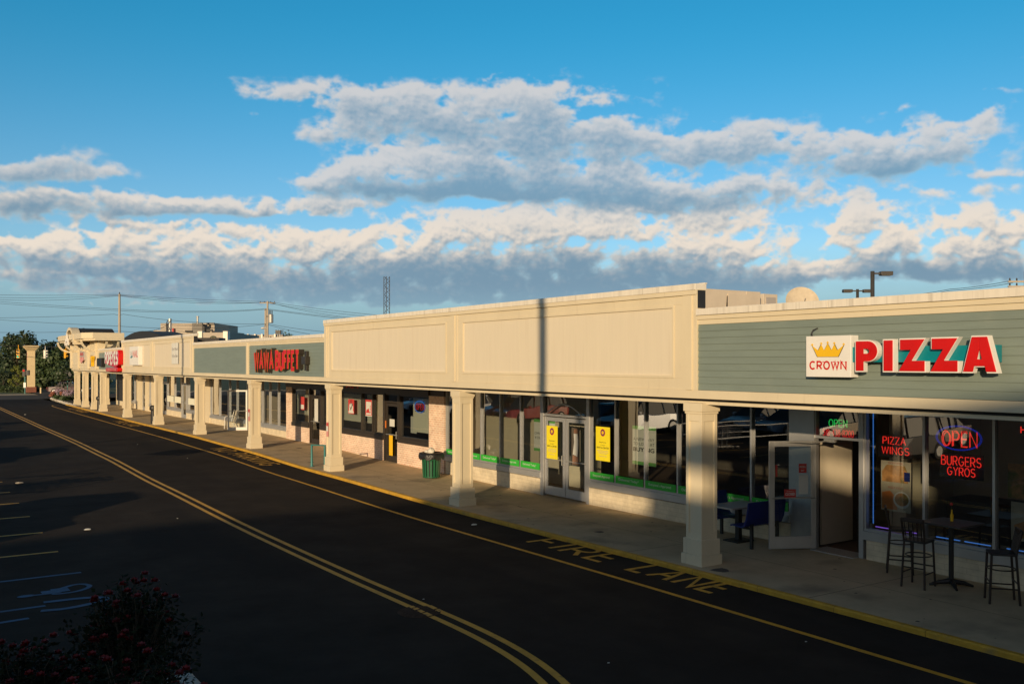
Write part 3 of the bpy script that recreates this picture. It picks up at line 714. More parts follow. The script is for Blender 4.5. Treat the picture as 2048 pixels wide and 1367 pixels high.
mb = MB(); mb.tube([(12.15, 9.66, 4.08), (12.1, 9.65, 4.16), (12.12, 9.63, 4.21), (12.19, 9.6, 4.24)], .012, 6); mb.build('conduit', M['wire'], sg)
# buffet sign
sg = thing('buffet_sign', 'red channel letters reading WAWA BUFFET with gold rims on green siding', 'sign', (12.1, 34.8, 3.8))
def chan(txt, y0, y1, z0, h, sw):
    tw = sum(GL[c][0] for c in txt) + .3 * (len(txt) - 1); sx = (y0 - y1) / tw; y = y0
    for c in txt:
        w = GL[c][0] * sx
        if c != ' ':
            fn = wallfn(12.17, y, z0)
            mb = MB(); put_ribbon(mb, c, fn, w, h, sw, .19); l = mb.build('letter', M['brown'], sg)
            fn = wallfn(11.975, y, z0); mb = MB(); put_ribbon(mb, c, fn, w, h, sw - .004, 0); mb.build('letter_rim', M['gold'], l)
            fn = wallfn(11.967, y, z0); mb = MB(); put_ribbon(mb, c, fn, w, h, sw - .018, 0, stag=.002); mb.build('letter_face', M['redm'], l)
        y -= w + .3 * sx
chan('WAWA', 37.0, 34.78, 3.45, .63, .15); chan('BUFFET', 34.45, 32.02, 3.45, .63, .17)
mb = MB(); mb.box(12.0, 12.18, 31.45, 31.85, 3.62, 3.9); mb.box(12.08, 12.18, 31.55, 31.75, 3.4, 4.1); mb.build('transformer_box', M['brown'], sg, bevel=.01)
# far signs
sg = thing('chicken_sign', 'red shop sign with white letters POPEYES over a red pill panel', 'sign', (12.1, 68, 3.9))
y0, y1 = fac(210.5, 720, 11.9)[0], fac(238, 720, 11.9)[0]
f = wallfn(12.16, y0, 0)
mb = MB(); wv = y0 - y1
mb.prism([(0, 3.62), (wv * .3, 3.5), (wv * .55, 3.4), (wv * .8, 3.34), (wv, 3.55), (wv * 1.02, 4.25), (wv * .97, 4.5), (wv * .8, 4.42), (wv * .5, 4.4), (wv * .2, 4.42), (0, 4.38)], 0, .3, lambda p, a: f(p[0], p[1], a)); b = mb.build('sign_body', M['red'], sg, bevel=.03)
mb = MB(); tw = 'POPEYES'; put_ribbon(mb, tw, wallfn(11.855, y0 - .15, 3.62), wv - .4, .72, .2, 0, .26, .004); mb.build('lettering', M['white'], sg)
mb = MB(); mb.prism([(wv * .08 + x, z) for x, z in [(0, 3.1), (0, 3.32)] + arc(wv * .84, 3.21, .14, .14, 90, -90, 6) + [(0.1, 3.07)]], 0, .3, lambda p, a: f(p[0], p[1], a)); mb.build('pill_panel', M['red'], sg, bevel=.03)
mb = MB(); put_text(mb, 'LOUISIANA KITCHEN', wallfn(11.855, y0 - wv * .13, 3.14), wv * .72, .13, .02); mb.build('lettering', M['pink'], sg)
sg = thing('letter_sign', 'small silver and yellow letter sign with a black box on the far corner', 'sign', (12.0, 73.5, 3.6))
mb = MB(); put_ribbon(mb, 'A', wallfn(12.0, 75.2, 3.4), .55, .65, .16, .15); mb.build('letter', M['steel'], sg)
mb = MB(); put_ribbon(mb, 'Y', wallfn(11.95, 74.3, 3.4), .55, .7, .2, .2); mb.build('letter', M['gold'], sg)
mb = MB(); mb.box(11.9, 12.16, 70.9, 72.6, 3.4, 4.0); mb.build('sign_box', M['black'], sg, bevel=.02)
sg = thing('square_sign', 'square framed sign with a pink heart shape on the corner pavilion', 'sign', (12.0, 79.8, 4.2))
mb = MB(); mb.box(12.0, 12.11, 78.6, 80.9, 3.85, 4.6); mb.build('sign_board', M['laminate'], sg, bevel=.02)
mb = MB(); f = wallfn(11.985, 80.6, 3.7); mb.prism([(.2, .15), (.9, -.1), (1.7, .15), (1.6, .4), (1.2, .42), (.9, .32), (.6, .42), (.25, .4)], 0, .05, lambda p, a: f(p[0], p[1], a)); mb.build('emblem', M['pink'], sg)
mb = MB(); f = wallfn(11.992, 80.7, 4.2)
for k in range(4): mb.prism([(.1 + .4 * k, 0), (.1 + .4 * k, .22), (.3 + .4 * k, .28), (.34 + .4 * k, .05)], 0, .004, lambda q, a: f(q[0], q[1], a))
mb.build('print', M['redp'], sg)
sg = thing('nail_sign', 'cream box sign with faded red letters NAIL on the far tall panel', 'sign', (12.1, 61.6, 4.1))
ya, yb = fac(259, 715, 11.95)[0], fac(277, 715, 11.95)[0]
mb = MB(); mb.box(11.95, 12.185, yb, ya, 3.52, 4.66); mb.build('sign_box', M['white'], sg, bevel=.015)
w = ya - yb; f = wallfn(11.945, ya, 3.52)
mb = MB(); put_text(mb, 'NAIL', lambda a, b, c: f(a + .38 * w, b + .48, c), .55 * w, .42, .03); mb.build('lettering', M['pink'], sg)
mb = MB(); put_text(mb, 'LA', lambda a, b, c: f(a + .12 * w, b + .62, c), .22 * w, .24, .01); mb.build('lettering', M['laminate'], sg)
mb = MB(); mb.prism([(.08 * w, .48), (.3 * w, .62), (.36 * w, .52), (.2 * w, .42)], 0, .003, lambda p, a: f(p[0], p[1], a)); mb.build('leaf_emblem', M['tealp'], sg)
sg = thing('cloth_banner', 'white hanging banner with grey handwriting on the right hand far tall panel', 'banner', (12.1, 51, 4.1))
ya, yb = fac(343, 715, 12.15)[0], fac(357, 715, 12.15)[0]
mb = MB(); n = 8
for k in range(n):
    a, b = ya + (yb - ya) * k / n, ya + (yb - ya) * (k + 1) / n; xa, xb = 12.155 + .012 * math.sin(k * 2.1), 12.155 + .012 * math.sin((k + 1) * 2.1)
    mb.mesh([(xa, a, 3.62), (xb, b, 3.6), (xb, b, 4.72), (xa, a, 4.74), (xa + .01, a, 3.62), (xb + .01, b, 3.6), (xb + .01, b, 4.72), (xa + .01, a, 4.74)], [(0, 1, 2, 3), (4, 5, 6, 7), (0, 1, 5, 4), (3, 2, 6, 7)])
mb.build('banner_cloth', M['paper'], sg)
for t, z, h in (('Dry Wash', 4.28, .2), ('& Dry Clean', 3.92, .2)):
    mb = MB(); put_text(mb, t, wallfn(12.14, ya - .15, z), (ya - yb) - .3, h); mb.build('lettering', M['laminate'], sg)
# ------------------------------------------------------------------ posters
def poster(name, label, cat, y0, y1, z0, z1, X, m, group=None, th=.006):
    p = thing(name, label, cat, (X, (y0 + y1) / 2, z0), group)
    mb = MB(); mb.box(X, X + th, y1, y0, z0, z1); mb.build('sheet', M[m], p); return p
def pr_text(p, txt, y0, z, w, h, X, m='ink', bold=0.):
    mb = MB(); put_text(mb, txt, wallfn(X - .002, y0, z), w, h, bold); mb.build('lettering', M[m], p)
def seal(p, yc, zc, r, X):
    for k, (rr, m) in enumerate(((r, 'redp'), (r * .78, 'blue'), (r * .5, 'gold'))):
        mb = MB(); mb.face([(X - .002 - k * .0015, yc + rr * math.cos(a * math.pi / 10), zc + rr * math.sin(a * math.pi / 10)) for a in range(20)]); mb.build('seal', M[m], p)
def yellow_poster(label, y0, y1, z0, z1, X):
    p = poster('paper_poster', label, 'poster', y0, y1, z0, z1, X, 'yelp', 'yellow notices on the shop glass'); w, h = y0 - y1, z1 - z0; yc = (y0 + y1) / 2
    seal(p, yc, z1 - .17 * h, .11 * h, X)
    pr_text(p, 'EasyHome', yc + .24 * w, z0 + .52 * h, .48 * w, .045 * h, X, bold=.01); pr_text(p, 'is now', yc + .15 * w, z0 + .445 * h, .3 * w, .035 * h, X)
    pr_text(p, 'RENT-A-CENTER', yc + .43 * w, z0 + .36 * h, .86 * w, .05 * h, X, bold=.02)
    mb = MB()
    for k, q in enumerate((.29, .25, .21, .13)):
        y = yc + (.4 - .05 * k) * w
        while y > yc - (.4 - .05 * k) * w:
            l = random.uniform(.02, .06); mb.box(X - .003, X - .001, y - l, y, z0 + q * h, z0 + (q + .014) * h); y -= l + .015
    mb.build('small_print', M['laminate'], p)
yellow_poster('yellow notice with a round seal on the left leaf of the double glass door', 20.22 + .92, 20.22 + .40, 1.01, 1.93, 15.15)
ya, yb = fac(1192, 900, 15.14)[0], fac(1220, 900, 15.14)[0]
yellow_poster('yellow notice with a round seal on the window just right of the double door', ya, yb, fac(1205, 921, 15.14)[1], fac(1205, 853, 15.14)[1], 15.135)
def green_poster(label, u0, u1, v0, v1, lines):
    X = 15.3; ya, yb = fac(u0, v0, X)[0], fac(u1, v0, X)[0]; z0, z1 = fac((u0 + u1) / 2, v1, X)[1], fac((u0 + u1) / 2, v0, X)[1]
    p = poster('hanging_poster', label, 'poster', ya, yb, z0, z1, X, 'paper'); h = z1 - z0
    mb = MB(); mb.box(X - .003, X - .001, yb, ya, z1 - .09 * h, z1); mb.box(X - .003, X - .001, yb, ya, z0, z0 + .09 * h); mb.build('border', M['grnp'], p)
    for t, zz, hh, b in lines: pr_text(p, t, ya - .03, z0 + zz * h, (ya - yb) * (.9 if len(t) > 4 else .5), hh * h, X, 'ink', b)
    mb = MB(); mb.tube([(X, ya - .1, z1), (X, ya - .1, 2.97)], .004, 4); mb.tube([(X, yb + .1, z1), (X, yb + .1, 2.97)], .004, 4); mb.build('cord', M['wire'], p)
green_poster('white poster with green edges reading A NEW WAY TO LOOK AT BUYING', 1265, 1312, 852, 930, (('A NEW WAY', .62, .08, 0), ('TO LOOK AT', .5, .08, 0), ('BUYING', .34, .11, .03)))
green_poster('white poster with green edges reading OWN WHAT YOU WANT left of the double door', 1068, 1110, 839, 903, (('OWN WHAT', .52, .08, 0), ('YOU WANT', .38, .08, 0)))
def photo_poster(label, y0, y1, z0, z1, X, m='food'):
    return poster('photo_poster', label, 'poster', y0, y1, z0, z1, X, m)
p = photo_poster('photo poster of a person in white on the right leaf of the double door', 19.98, 19.62, .92, 1.94, 15.15, 'idark')
mb = MB(); f = wallfn(15.148, 19.98, .92); mb.prism([(.06, .3), (.12, .62), (.1, .86), (.28, .86), (.3, .6), (.26, .25)], 0, .002, lambda q, a: f(q[0], q[1], a)); mb.build('shirt_print', M['paper'], p)
mb = MB(); mb.prism([(.1, .87), (.12, .98), (.26, .99), (.28, .87)], 0, .002, lambda q, a: f(q[0], q[1], a)); mb.prism([(.04, .05), (.06, .28), (.3, .24), (.32, .03)], 0, .002, lambda q, a: f(q[0], q[1], a)); mb.build('skin_print', M['skin'], p)
# brick shop window notices
def red_poster(label, u0, u1, v0, v1, m, top, X=15.12, seal_=True):
    ya, yb = fac(u0, v0, X)[0], fac(u1, v0, X)[0]; um = (u0 + u1) / 2; z0, z1 = fac(um, v1, X)[1], fac(um, v0, X)[1]
    p = poster('window_notice', label, 'poster', ya, yb, z0, z1, X, m); return p, ya, yb, z0, z1, X
p, ya, yb, z0, z1, X = red_poster('red notice with a black tick on a pale disc in the bronze framed window', 696.5, 708, 798, 827, 'redp', 0)
w, h = ya - yb, z1 - z0
mb = MB(); mb.box(X - .003, X - .001, yb + .04, ya - .04, z0 + .03, z0 + .2 * h); mb.face([(X - .002, ya - w / 2 + .2 * math.cos(a * .4), z0 + .4 * h + .2 * math.sin(a * .4)) for a in range(16)]); mb.build('print', M['paper'], p)
mb = MB(); f = wallfn(X - .004, ya - w * .3, z0 + .33 * h); mb.prism([(0, .12), (.08, .02), (.26, .22), (.3, .2), (.09, -.06), (-.03, .1)], 0, .002, lambda q, a: f(q[0], q[1], a)); mb.build('tick', M['ink'], p)
mb = MB()
for k in range(5): mb.box(X - .003, X - .001, ya - w * .62, ya - w * .38, z0 + (.62 + .07 * k) * h, z0 + (.655 + .07 * k) * h)
mb.build('small_print', M['ink'], p)
p, ya, yb, z0, z1, X = red_poster('white notice with a red border in the window left of the bronze door', 731, 743.5, 799, 832, 'paper', 0)
w, h = ya - yb, z1 - z0
mb = MB(); 
for q in ((yb, ya, z1 - .12 * h, z1), (yb, ya, z0 + .06 * h, z0 + .1 * h), (yb, yb + .05, z0 + .1 * h, z1 - .12 * h), (ya - .05, ya, z0 + .1 * h, z1 - .12 * h)): mb.box(X - .003, X - .001, *q)
f = wallfn(X - .002, ya - .1 * w, z0 + .2 * h); mb.prism([(0, 0), (.05, .12), (.25, .18), (.3, .05), (.45, 0)], 0, .001, lambda q, a: f(q[0], q[1], a)); mb.build('print', M['redp'], p)
mb = MB(); [mb.box(X - .003, X - .001, ya - .82 * w, ya - .72 * w, z0 + (.25 + .09 * k) * h, z0 + (.31 + .09 * k) * h) for k in range(5)]; mb.build('small_print', M['redp'], p)
p, ya, yb, z0, z1, X = red_poster('small red and white notice in the far bronze framed window', 600, 608.5, 793, 819, 'redp', 0)
mb = MB(); mb.box(X - .003, X - .001, yb + .05, ya - .05, z0 + .04, z0 + .4 * (z1 - z0)); mb.build('print', M['paper'], p)
p, ya, yb, z0, z1, X = red_poster('bright green poster in the window beside the bronze door', 754, 771, 803, 828, 'grn', 0, 15.3)
seal_y = (ya + yb) / 2
mb = MB(); mb.face([(X - .002, seal_y + .3 * math.cos(a * .4), (z0 + z1) / 2 + .35 * math.sin(a * .4)) for a in range(16)]); mb.build('print', M['teal'], p)
mb = MB(); mb.box(X - .003, X - .001, ya - .12, ya, z0, z1); mb.build('border', M['grnp'], p)
def sheetnote(label, ya, yb, z0, z1, X, m='paper'): return poster('paper_notice', label, 'notice', ya, yb, z0, z1, X, m)
sheetnote('white paper sheet taped to the glass of the near bronze door', 31.15, 30.75, 1.33, 1.6, 15.16)
sheetnote('tall white paper strip on the far bronze door', 38.62, 38.22, 1.12, 2.1, 15.165)
sheetnote('orange and white sticker on the edge of the near bronze door', 31.49, 31.4, 1.25, 1.52, 15.14, 'orange')
sheetnote('long tan paper strip low on the near bronze door', 31.2, 30.9, .25, 1.0, 15.16, 'gold')
sheetnote('white paper sheet inside the window right of the near bronze door', 29.95, 29.5, 1.15, 1.75, 15.42)
def pole_notice(label, yc, z0, z1):
    p = poster('column_notice', label, 'notice', yc + .075, yc - .075, z0, z1, 12.137, 'pink', 'tow notices on the columns', .01); h = z1 - z0
    mb = MB(); mb.box(12.134, 12.1365, yc - .075, yc + .075, z0 + .38 * h, z0 + .72 * h); mb.build('print', M['paper'], p)
    mb = MB(); mb.box(12.1335, 12.1365, yc - .07, yc + .07, z1 - .25 * h, z1 - .02); mb.build('print', M['redp'], p)
pole_notice('red and white notice on the column left of the teal bike rack', 29.75, 1.17, 1.66); pole_notice('red and white notice on the column in front of the open white framed door', 38.24, 1.25, 1.75)
# pizza shop notices
def along(p0, p1, s, o=0.):   # point on the open door plane
    t = ((p1[0] - p0[0]), (p1[1] - p0[1])); l = math.hypot(*t); t = (t[0] / l, t[1] / l); return (p0[0] + t[0] * s - t[1] * o, p0[1] + t[1] * s + t[0] * o)
D0, D1 = (15.12, 11.95), (14.26, 12.39)
def door_sheet(name, label, cat, s0, s1, z0, z1, m):
    a, b = along(D0, D1, s0, .012), along(D0, D1, s1, .012); t = thing(name, label, cat, (a[0], a[1], z0)); mb = MB()
    a2, b2 = along(D0, D1, s0, .016), along(D0, D1, s1, .016)
    mb.mesh([(*a, z0), (*b, z0), (*b2, z0), (*a2, z0), (*a, z1), (*b, z1), (*b2, z1), (*a2, z1)], [(0, 1, 2, 3), (4, 5, 6, 7), (0, 1, 5, 4), (1, 2, 6, 5), (2, 3, 7, 6), (3, 0, 4, 7)])
    mb.build('sheet', M[m], t)
    def fn(x, y, c=0.):
        q = along(D0, D1, s1 - x, .017 + c); return (q[0], q[1], z0 + y)
    return t, fn
t, fn = door_sheet('closed_notice', 'red notice reading CLOSED on the open pizza shop door', 'notice', .42, .66, 1.02, 1.2, 'redp')
mb = MB(); put_text(mb, 'CLOSED', lambda a, b, c: fn(.02 + a, .06 + b, 0), .2, .05, .02); put_text(mb, 'This Section is', lambda a, b, c: fn(.05 + a, .13 + b, 0), .14, .02); mb.build('lettering', M['paper'], t)
t, fn = door_sheet('oval_sticker', 'oval PIZZA sticker over a red EAT HERE sticker on the open door', 'sticker', .2, .36, 1.52, 1.7, 'redp')
mb = MB(); put_text(mb, 'PIZZA', lambda a, b, c: fn(.02 + a, .1 + b, 0), .12, .035, .02); put_text(mb, 'EAT', lambda a, b, c: fn(.05 + a, .03 + b, 0), .06, .03, .02); mb.build('lettering', M['paper'], t)
door_sheet('paper_notice', 'white paper sheet on the glass of the open pizza shop door', 'notice', .17, .36, 1.1, 1.48, 'paper')
door_sheet('bumper_sticker', 'narrow red and blue sticker on the outer stile of the open pizza shop door', 'sticker', .80, .84, 1.45, 1.68, 'redp')
X = 15.22
def pz(u, v, XX=X): return fac(u, v, XX)
def menu(label, u0, u1, v0, v1, XX=15.3):
    ya, z1 = pz(u0, v0, XX); yb, z0 = pz(u1, v1, XX); z1 = pz((u0 + u1) / 2, v0, XX)[1]; z0 = pz((u0 + u1) / 2, v1, XX)[1]
    p = poster('menu_poster', label, 'poster', ya, yb, z0, z1, XX, 'tan'); return p, ya, yb, z0, z1, XX
p, ya, yb, z0, z1, XX = menu('menu poster with burger and mozzarella stick pictures in the pizza shop window', 1762, 1822, 922, 1022)
w, h = ya - yb, z1 - z0; f = wallfn(XX - .002, ya, z0)
for q, m in ((((.04, .58), (.9, .58), (.92, .75), (.8, .92), (.2, .92), (.04, .78)), 'food'), (((.04, .03), (.55, .03), (.5, .3), (.3, .4), (.04, .36)), 'orange'), (((.78, .62), (.97, .62), (.97, .8), (.78, .8)), 'blue')):
    mb = MB(); mb.prism([(a * w, b * h) for a, b in q], 0, .001 if m != 'blue' else .003, lambda s, a: f(s[0], s[1], a)); mb.build('print', M[m], p)
mb = MB(); mb.prism([(.7 * w + .28 * w * math.cos(a * .4), .24 * h + .17 * h * math.sin(a * .4)) for a in range(16)], .001, .002, lambda s, a: f(s[0], s[1], a)); mb.build('plate_print', M['white'], p)
mb = MB(); mb.prism([(.7 * w + .23 * w * math.cos(a * .4), .25 * h + .13 * h * math.sin(a * .4)) for a in range(16)], .002, .003, lambda s, a: f(s[0], s[1], a)); mb.build('salad_print', M['food'], p)
for t, zz in (('CROWN SPECIAL', .94), ('MOZZ STICKS', .45)): pr_text(p, t, ya - .25 * w, z0 + zz * h, w * .5, .04 * h, XX - .002, 'redp')
p, ya, yb, z0, z1, XX = menu('large pizza photo poster at the right end of the pizza shop window', 2016, 2120, 930, 1000)
mb = MB(); mb.box(XX - .002, XX - .001, yb, ya, z0, z1); mb.build('print', M['food'], p)
p, ya, yb, z0, z1, XX = menu('salad photo poster low at the right end of the pizza shop window', 2022, 2120, 1008, 1086)
mb = MB(); mb.prism([(.1, .05), (.8, .02), (.9, .45), (.4, .42), (.05, .25)], 0, .002, lambda s, a: wallfn(XX - .002, ya, z0)(s[0], s[1], a)); mb.build('print', M['food'], p)
# neon signs -------------------------------------------------------------------
def neon(name, label, items, board=None, XX=15.27, cat='neon sign'):
    t = None; 
    for kind, u0, u1, vt, vb, txt, col in items:
        ya, yb = pz(u0, vt, XX)[0], pz(u1, vt, XX)[0]; um = (u0 + u1) / 2; zt, zb = pz(um, vt, XX)[1], pz(um, vb, XX)[1]
        if t is None: t = thing(name, label, cat, (XX, ya, zb))
        f = wallfn(XX, ya, zb); mb = MB()
        if kind == 't': put_neon(mb, txt, f, ya - yb, zt - zb, .0085); nm = 'neon_lettering'
        elif kind == 'd':                      # double stroke outline letters
            put_neon(mb, txt, f, ya - yb, zt - zb, .008)
            w_ = ya - yb; put_neon(mb, txt, lambda a, b, c: f(a * .96 + .035, b * .86 + .012, c + .015), ya - yb, zt - zb, .008); nm = 'neon_lettering'
        elif kind == 'o':
            for s in (1, .94): mb.tube([f((ya - yb) / 2 * (1 + s * math.cos(a * math.pi / 18)), (zt - zb) / 2 * (1 + s * math.sin(a * math.pi / 18))) for a in range(37)], .006, 6)
            nm = 'neon_ring'
        elif kind == 's': mb.tube([f(0, zt - zb), f(ya - yb, 0)], .012, 6); nm = 'neon_tube'
        mb.build(nm, NE[col], t)
    if board:
        u0, u1, v0, v1 = board; ya, yb = pz(u0, v0, XX + .04)[0], pz(u1, v0, XX + .04)[0]; um = (u0 + u1) / 2
        z1, z0 = pz(um, v0, XX + .04)[1], pz(um, v1, XX + .04)[1]; mb = MB(); mb.box(XX + .03, XX + .035, yb, ya, z0, z1); mb.build('backing_board', M['black'], t)
        mb = MB(); mb.tube([(XX + .032, ya - .05, z1), (XX + .032, ya - .05, 2.97)], .003, 4); mb.tube([(XX + .032, yb + .05, z1), (XX + .032, yb + .05, 2.97)], .003, 4); mb.build('hanger', M['wire'], t)
    return t
neon('neon_sign', 'green neon OPEN above a red neon telephone number over the pizza shop door', [('t', 1658, 1694, 839, 853, 'OPEN', 'green'), ('t', 1646, 1707, 859, 872, '518-438-8200', 'dred')], (1640, 1715, 834, 877))
neon('neon_sign', 'red neon PIZZA WINGS sign in the window next to the pizza shop door', [('t', 1766, 1811, 874, 888, 'PIZZA', 'red'), ('t', 1764, 1818, 894, 908, 'WINGS', 'red')], (1757, 1826, 870, 915))
neon('neon_sign', 'red neon OPEN in a blue neon oval', [('d', 1884, 1954, 862, 893, 'OPEN', 'red'), ('o', 1872, 1964, 851, 900, '', 'blue')])
neon('neon_sign', 'red neon BURGERS GYROS sign below the blue oval', [('t', 1883, 1962, 913, 931, 'BURGERS', 'red'), ('t', 1895, 1950, 935, 951, 'GYROS', 'red')], (1880, 1968, 907, 957))
neon('neon_sign', 'small red neon letter H at the right edge of the pizza shop windows', [('t', 2042, 2062, 853, 866, 'H', 'red')])
neon('neon_sign', 'blue neon OPEN ring in the brick shop window', [('o', 829, 850, 801, 825, '', 'strip'), ('t', 832, 849, 807, 819, 'OPEN', 'dred')], (831, 849, 802, 823), 15.3)
nt_ = thing('neon_border', 'thin blue and violet neon tubes edging the pizza shop windows', 'neon tube', (15.3, 9.8, .6))
for a, b, c in (((15.28, 10.77, 2.9), (15.28, 10.77, .67), 'strip'), ((15.28, 10.72, .62), (15.28, 9.86, .62), 'violet'), ((15.28, 9.5, .62), (15.28, 9.06, .62), 'strip'), ((15.28, 8.98, .62), (15.28, 8.52, .62), 'strip'), ((15.28, 8.25, .62), (15.28, 6.0, .62), 'strip')):
    mb = MB(); mb.tube([a, b], .009, 6); mb.build('neon_tube', NE[c], nt_)
sg = thing('window_lettering', 'dark red letters 08 AM on the header over the brick shop window', 'sign', (15.04, 34, 2.8))
mb = MB(); put_text(mb, 'OB  AM', wallfn(15.045, 36.6, 2.66), 2.9, .2, .03); mb.build('lettering', M['redp'], sg)
# ================================================================== THINGS ON THE WALKWAY
# green slatted litter bin
bx, by = 14.2, 26.15; bz = zg(by)
t = thing('litter_bin', 'round green slatted steel litter bin with a black liner and white rubbish on top', 'bin', (bx, by, bz))
mb = MB()
for k in range(18):
    a = 2 * math.pi * k / 18; c, s = math.cos(a), math.sin(a)
    P = [(.27, .03), (.285, .25), (.3, .55), (.34, .74), (.37, .8)]
    for (r0, h0), (r1, h1) in zip(P, P[1:]):
        V = []
        for r, h in ((r0, h0), (r1, h1)):
            for o in (-.032, .032): V += [(bx + r * c - o * s, by + r * s + o * c, bz + h), (bx + (r - .012) * c - o * s, by + (r - .012) * s + o * c, bz + h)]
        mb.mesh(V, [(0, 2, 6, 4), (1, 3, 7, 5), (0, 1, 5, 4), (2, 3, 7, 6)])
mb.build('slats', M['green'], t)
mb = MB()
for r, h in ((.275, .06), (.305, .6)): mb.tube([(bx + r * .97 * math.cos(a * math.pi / 14), by + r * .97 * math.sin(a * math.pi / 14), bz + h) for a in range(29)], .014, 6, cap=False)
mb.build('hoop', M['green'], t)
mb = MB(); mb.lathe((bx, by, bz), [(.235, .05), (.26, .6), (.24, .61)], 20); mb.build('liner', M['black'], t)
mb = MB(); n = 28; prof = [(.39, .62), (.40, .72), (.385, .815), (.33, .83), (.24, .74)]
V = []
for r, h in prof:
    for k in range(n): a = 2 * math.pi * k / n; q = 1 + .05 * math.sin(k * 2.3) * (1 if h < .8 else .3); V.append((bx + r * q * math.cos(a), by + r * q * math.sin(a), bz + h + .03 * math.sin(k * 1.7) * (h < .7)))
mb.mesh(V, [(i * n + k, i * n + (k + 1) % n, (i + 1) * n + (k + 1) % n, (i + 1) * n + k) for i in range(len(prof) - 1) for k in range(n)]); mb.build('bag_rim', M['blackbag'], t, smooth=True)
def lump(mb, c, r, seed, n=10, sq=(1, 1, 1)):
    rnd = random.Random(seed); b = len(mb.v); rows = n // 2 + 1
    ph = [rnd.uniform(0, 6.28) for _ in range(8)]
    for i in range(rows):
        th = math.pi * i / (rows - 1)
        for k in range(n):
            a = 2 * math.pi * k / n; q = 1 + .13 * math.sin(3 * a + ph[0] + i) + .1 * math.sin(5 * a + ph[1]) * math.sin(2 * th + ph[2])
            mb.v.append((c[0] + r * q * sq[0] * math.sin(th) * math.cos(a), c[1] + r * q * sq[1] * math.sin(th) * math.sin(a), c[2] + r * q * sq[2] * math.cos(th)))
    for i in range(rows - 1):
        for k in range(n): mb.f.append((b + i * n + k, b + i * n + (k + 1) % n, b + (i + 1) * n + (k + 1) % n, b + (i + 1) * n + k)); mb.m.append(mb.cur)
mb = MB(); lump(mb, (bx - .05, by - .08, bz + .87), .11, 3, 14); o = mb.build('rubbish_bag', M['bag'], smooth=True, origin=(bx, by, bz + .8)); tag(o, 'crumpled white bag on top of the green litter bin', 'rubbish')
mb = MB(); lump(mb, (bx - .02, by + .16, bz + .84), .11, 9, 12, (1.2, 1.1, .5)); o = mb.build('paper_plate', M['bag'], smooth=True, origin=(bx, by + .2, bz + .8)); tag(o, 'folded white paper tray lying on the green litter bin rim', 'rubbish')
# teal bicycle rack
x0, y0 = 12.3, 30.98; z0 = zg(31)
t = thing('bike_rack', 'teal painted square loop bicycle rack standing at the kerb', 'bike rack', (x0, y0, z0))
a, b = (x0 - .16, y0 + .2), (x0 + .16, y0 - .22)
mb = MB(); mb.tube([(*a, z0), (*a, z0 + .76), (*b, z0 + .76), (*b, z0)], .042, 10); mb.build('loop', M['teal'], t)
mb = MB(); [mb.lathe((*q, z0), [(.085, 0), (.085, .012)], 12) for q in (a, b)]; mb.build('base_plate', M['teal'], t)
# bar stools and tall table
def stool_proto():
    t = thing('bar_stool', '', 'bar stool')
    W, D, S = .36, .36, .74
    mb = MB(); mb.box(-.19, .19, -.19, .19, S, S + .035); mb.build('seat', M['black'], t, bevel=.012)
    for sx in (-1, 1):
        mb = MB(); mb.tube([(sx * .19, -.2, 0), (sx * .165, -.17, S)], .019, 8); mb.build('leg', M['wood'], t)
        mb = MB(); mb.tube([(sx * .19, .22, 0), (sx * .165, .17, S), (sx * .17, .19, S + .12), (sx * .18, .25, S + .4)], .019, 8); mb.build('leg', M['wood'], t)
    mb = MB()
    for h, k in ((.24, 0), (.33, 1)):
        for s in (-1, 1):
            if k: mb.tube([(-.175, s * .185, h), (.175, s * .19, h)], .012, 6)
            else: mb.tube([(s * .18, -.19, h), (s * .18, .205, h)], .012, 6)
    mb.tube([(.2 * math.cos(a * math.pi / 10), .2 * math.sin(a * math.pi / 10), .52) for a in range(21)], .011, 6, cap=False)
    mb.build('footrest', M['wood'], t)
    mb = MB(); mb.box(-.185, .185, .225, .255, S + .34, S + .41); mb.build('top_rail', M['wood'], t, bevel=.008)
    for k in range(5):
        x = -.13 + .065 * k; mb = MB(); mb.tube([(x, .175, S + .03), (x, .2, S + .15), (x * 1.05, .24, S + .35)], .009, 6); mb.build('back_slat', M['wood'], t)
    return t
st0 = stool_proto()
def feet(*ps):
    q = [gnd(*p) for p in ps]; return sum(p[0] for p in q) / len(q), sum(p[1] for p in q) / len(q)
for i, (pos, rz, lab) in enumerate((((14.05, 9.05), R(100), 'dark wooden bar stool in front of the tall table, nearest the kerb'),
                                    ((14.75, 9.85), R(35), 'dark wooden bar stool behind the front one, closest to the shop door'),
                                    ((14.2, 7.75), R(-140), 'dark wooden bar stool on the right side of the tall table'))):
    o = st0 if i == 0 else copy_tree(st0); o.location = (*pos, zg(pos[1])); o.rotation_euler.z = rz; o['label'] = lab; o['group'] = 'bar stools round the tall table'
tx, ty = 14.5, 8.75; tz = zg(ty)
t = thing('bar_table', 'tall square dark table on a pedestal outside the pizza shop', 'table', (tx, ty, tz))
mb = MB(); mb.box(tx - .38, tx + .38, ty - .38, ty + .38, tz + 1.03, tz + 1.06); mb.build('tabletop', M['dpole'], t, bevel=.01)
mb = MB(); mb.tube([(tx, ty, tz + .04), (tx, ty, tz + 1.03)], .04, 12); mb.build('pedestal', M['black'], t)
mb = MB()
for k in range(4):
    a = R(45 + 90 * k); mb.tube([(tx, ty, tz + .09), (tx + .2 * math.cos(a), ty + .2 * math.sin(a), tz + .06), (tx + .34 * math.cos(a), ty + .34 * math.sin(a), tz + .015)], [.045, .035, .02], 8)
mb.build('foot', M['black'], t)
px_, py_ = tx + .1, ty + .05
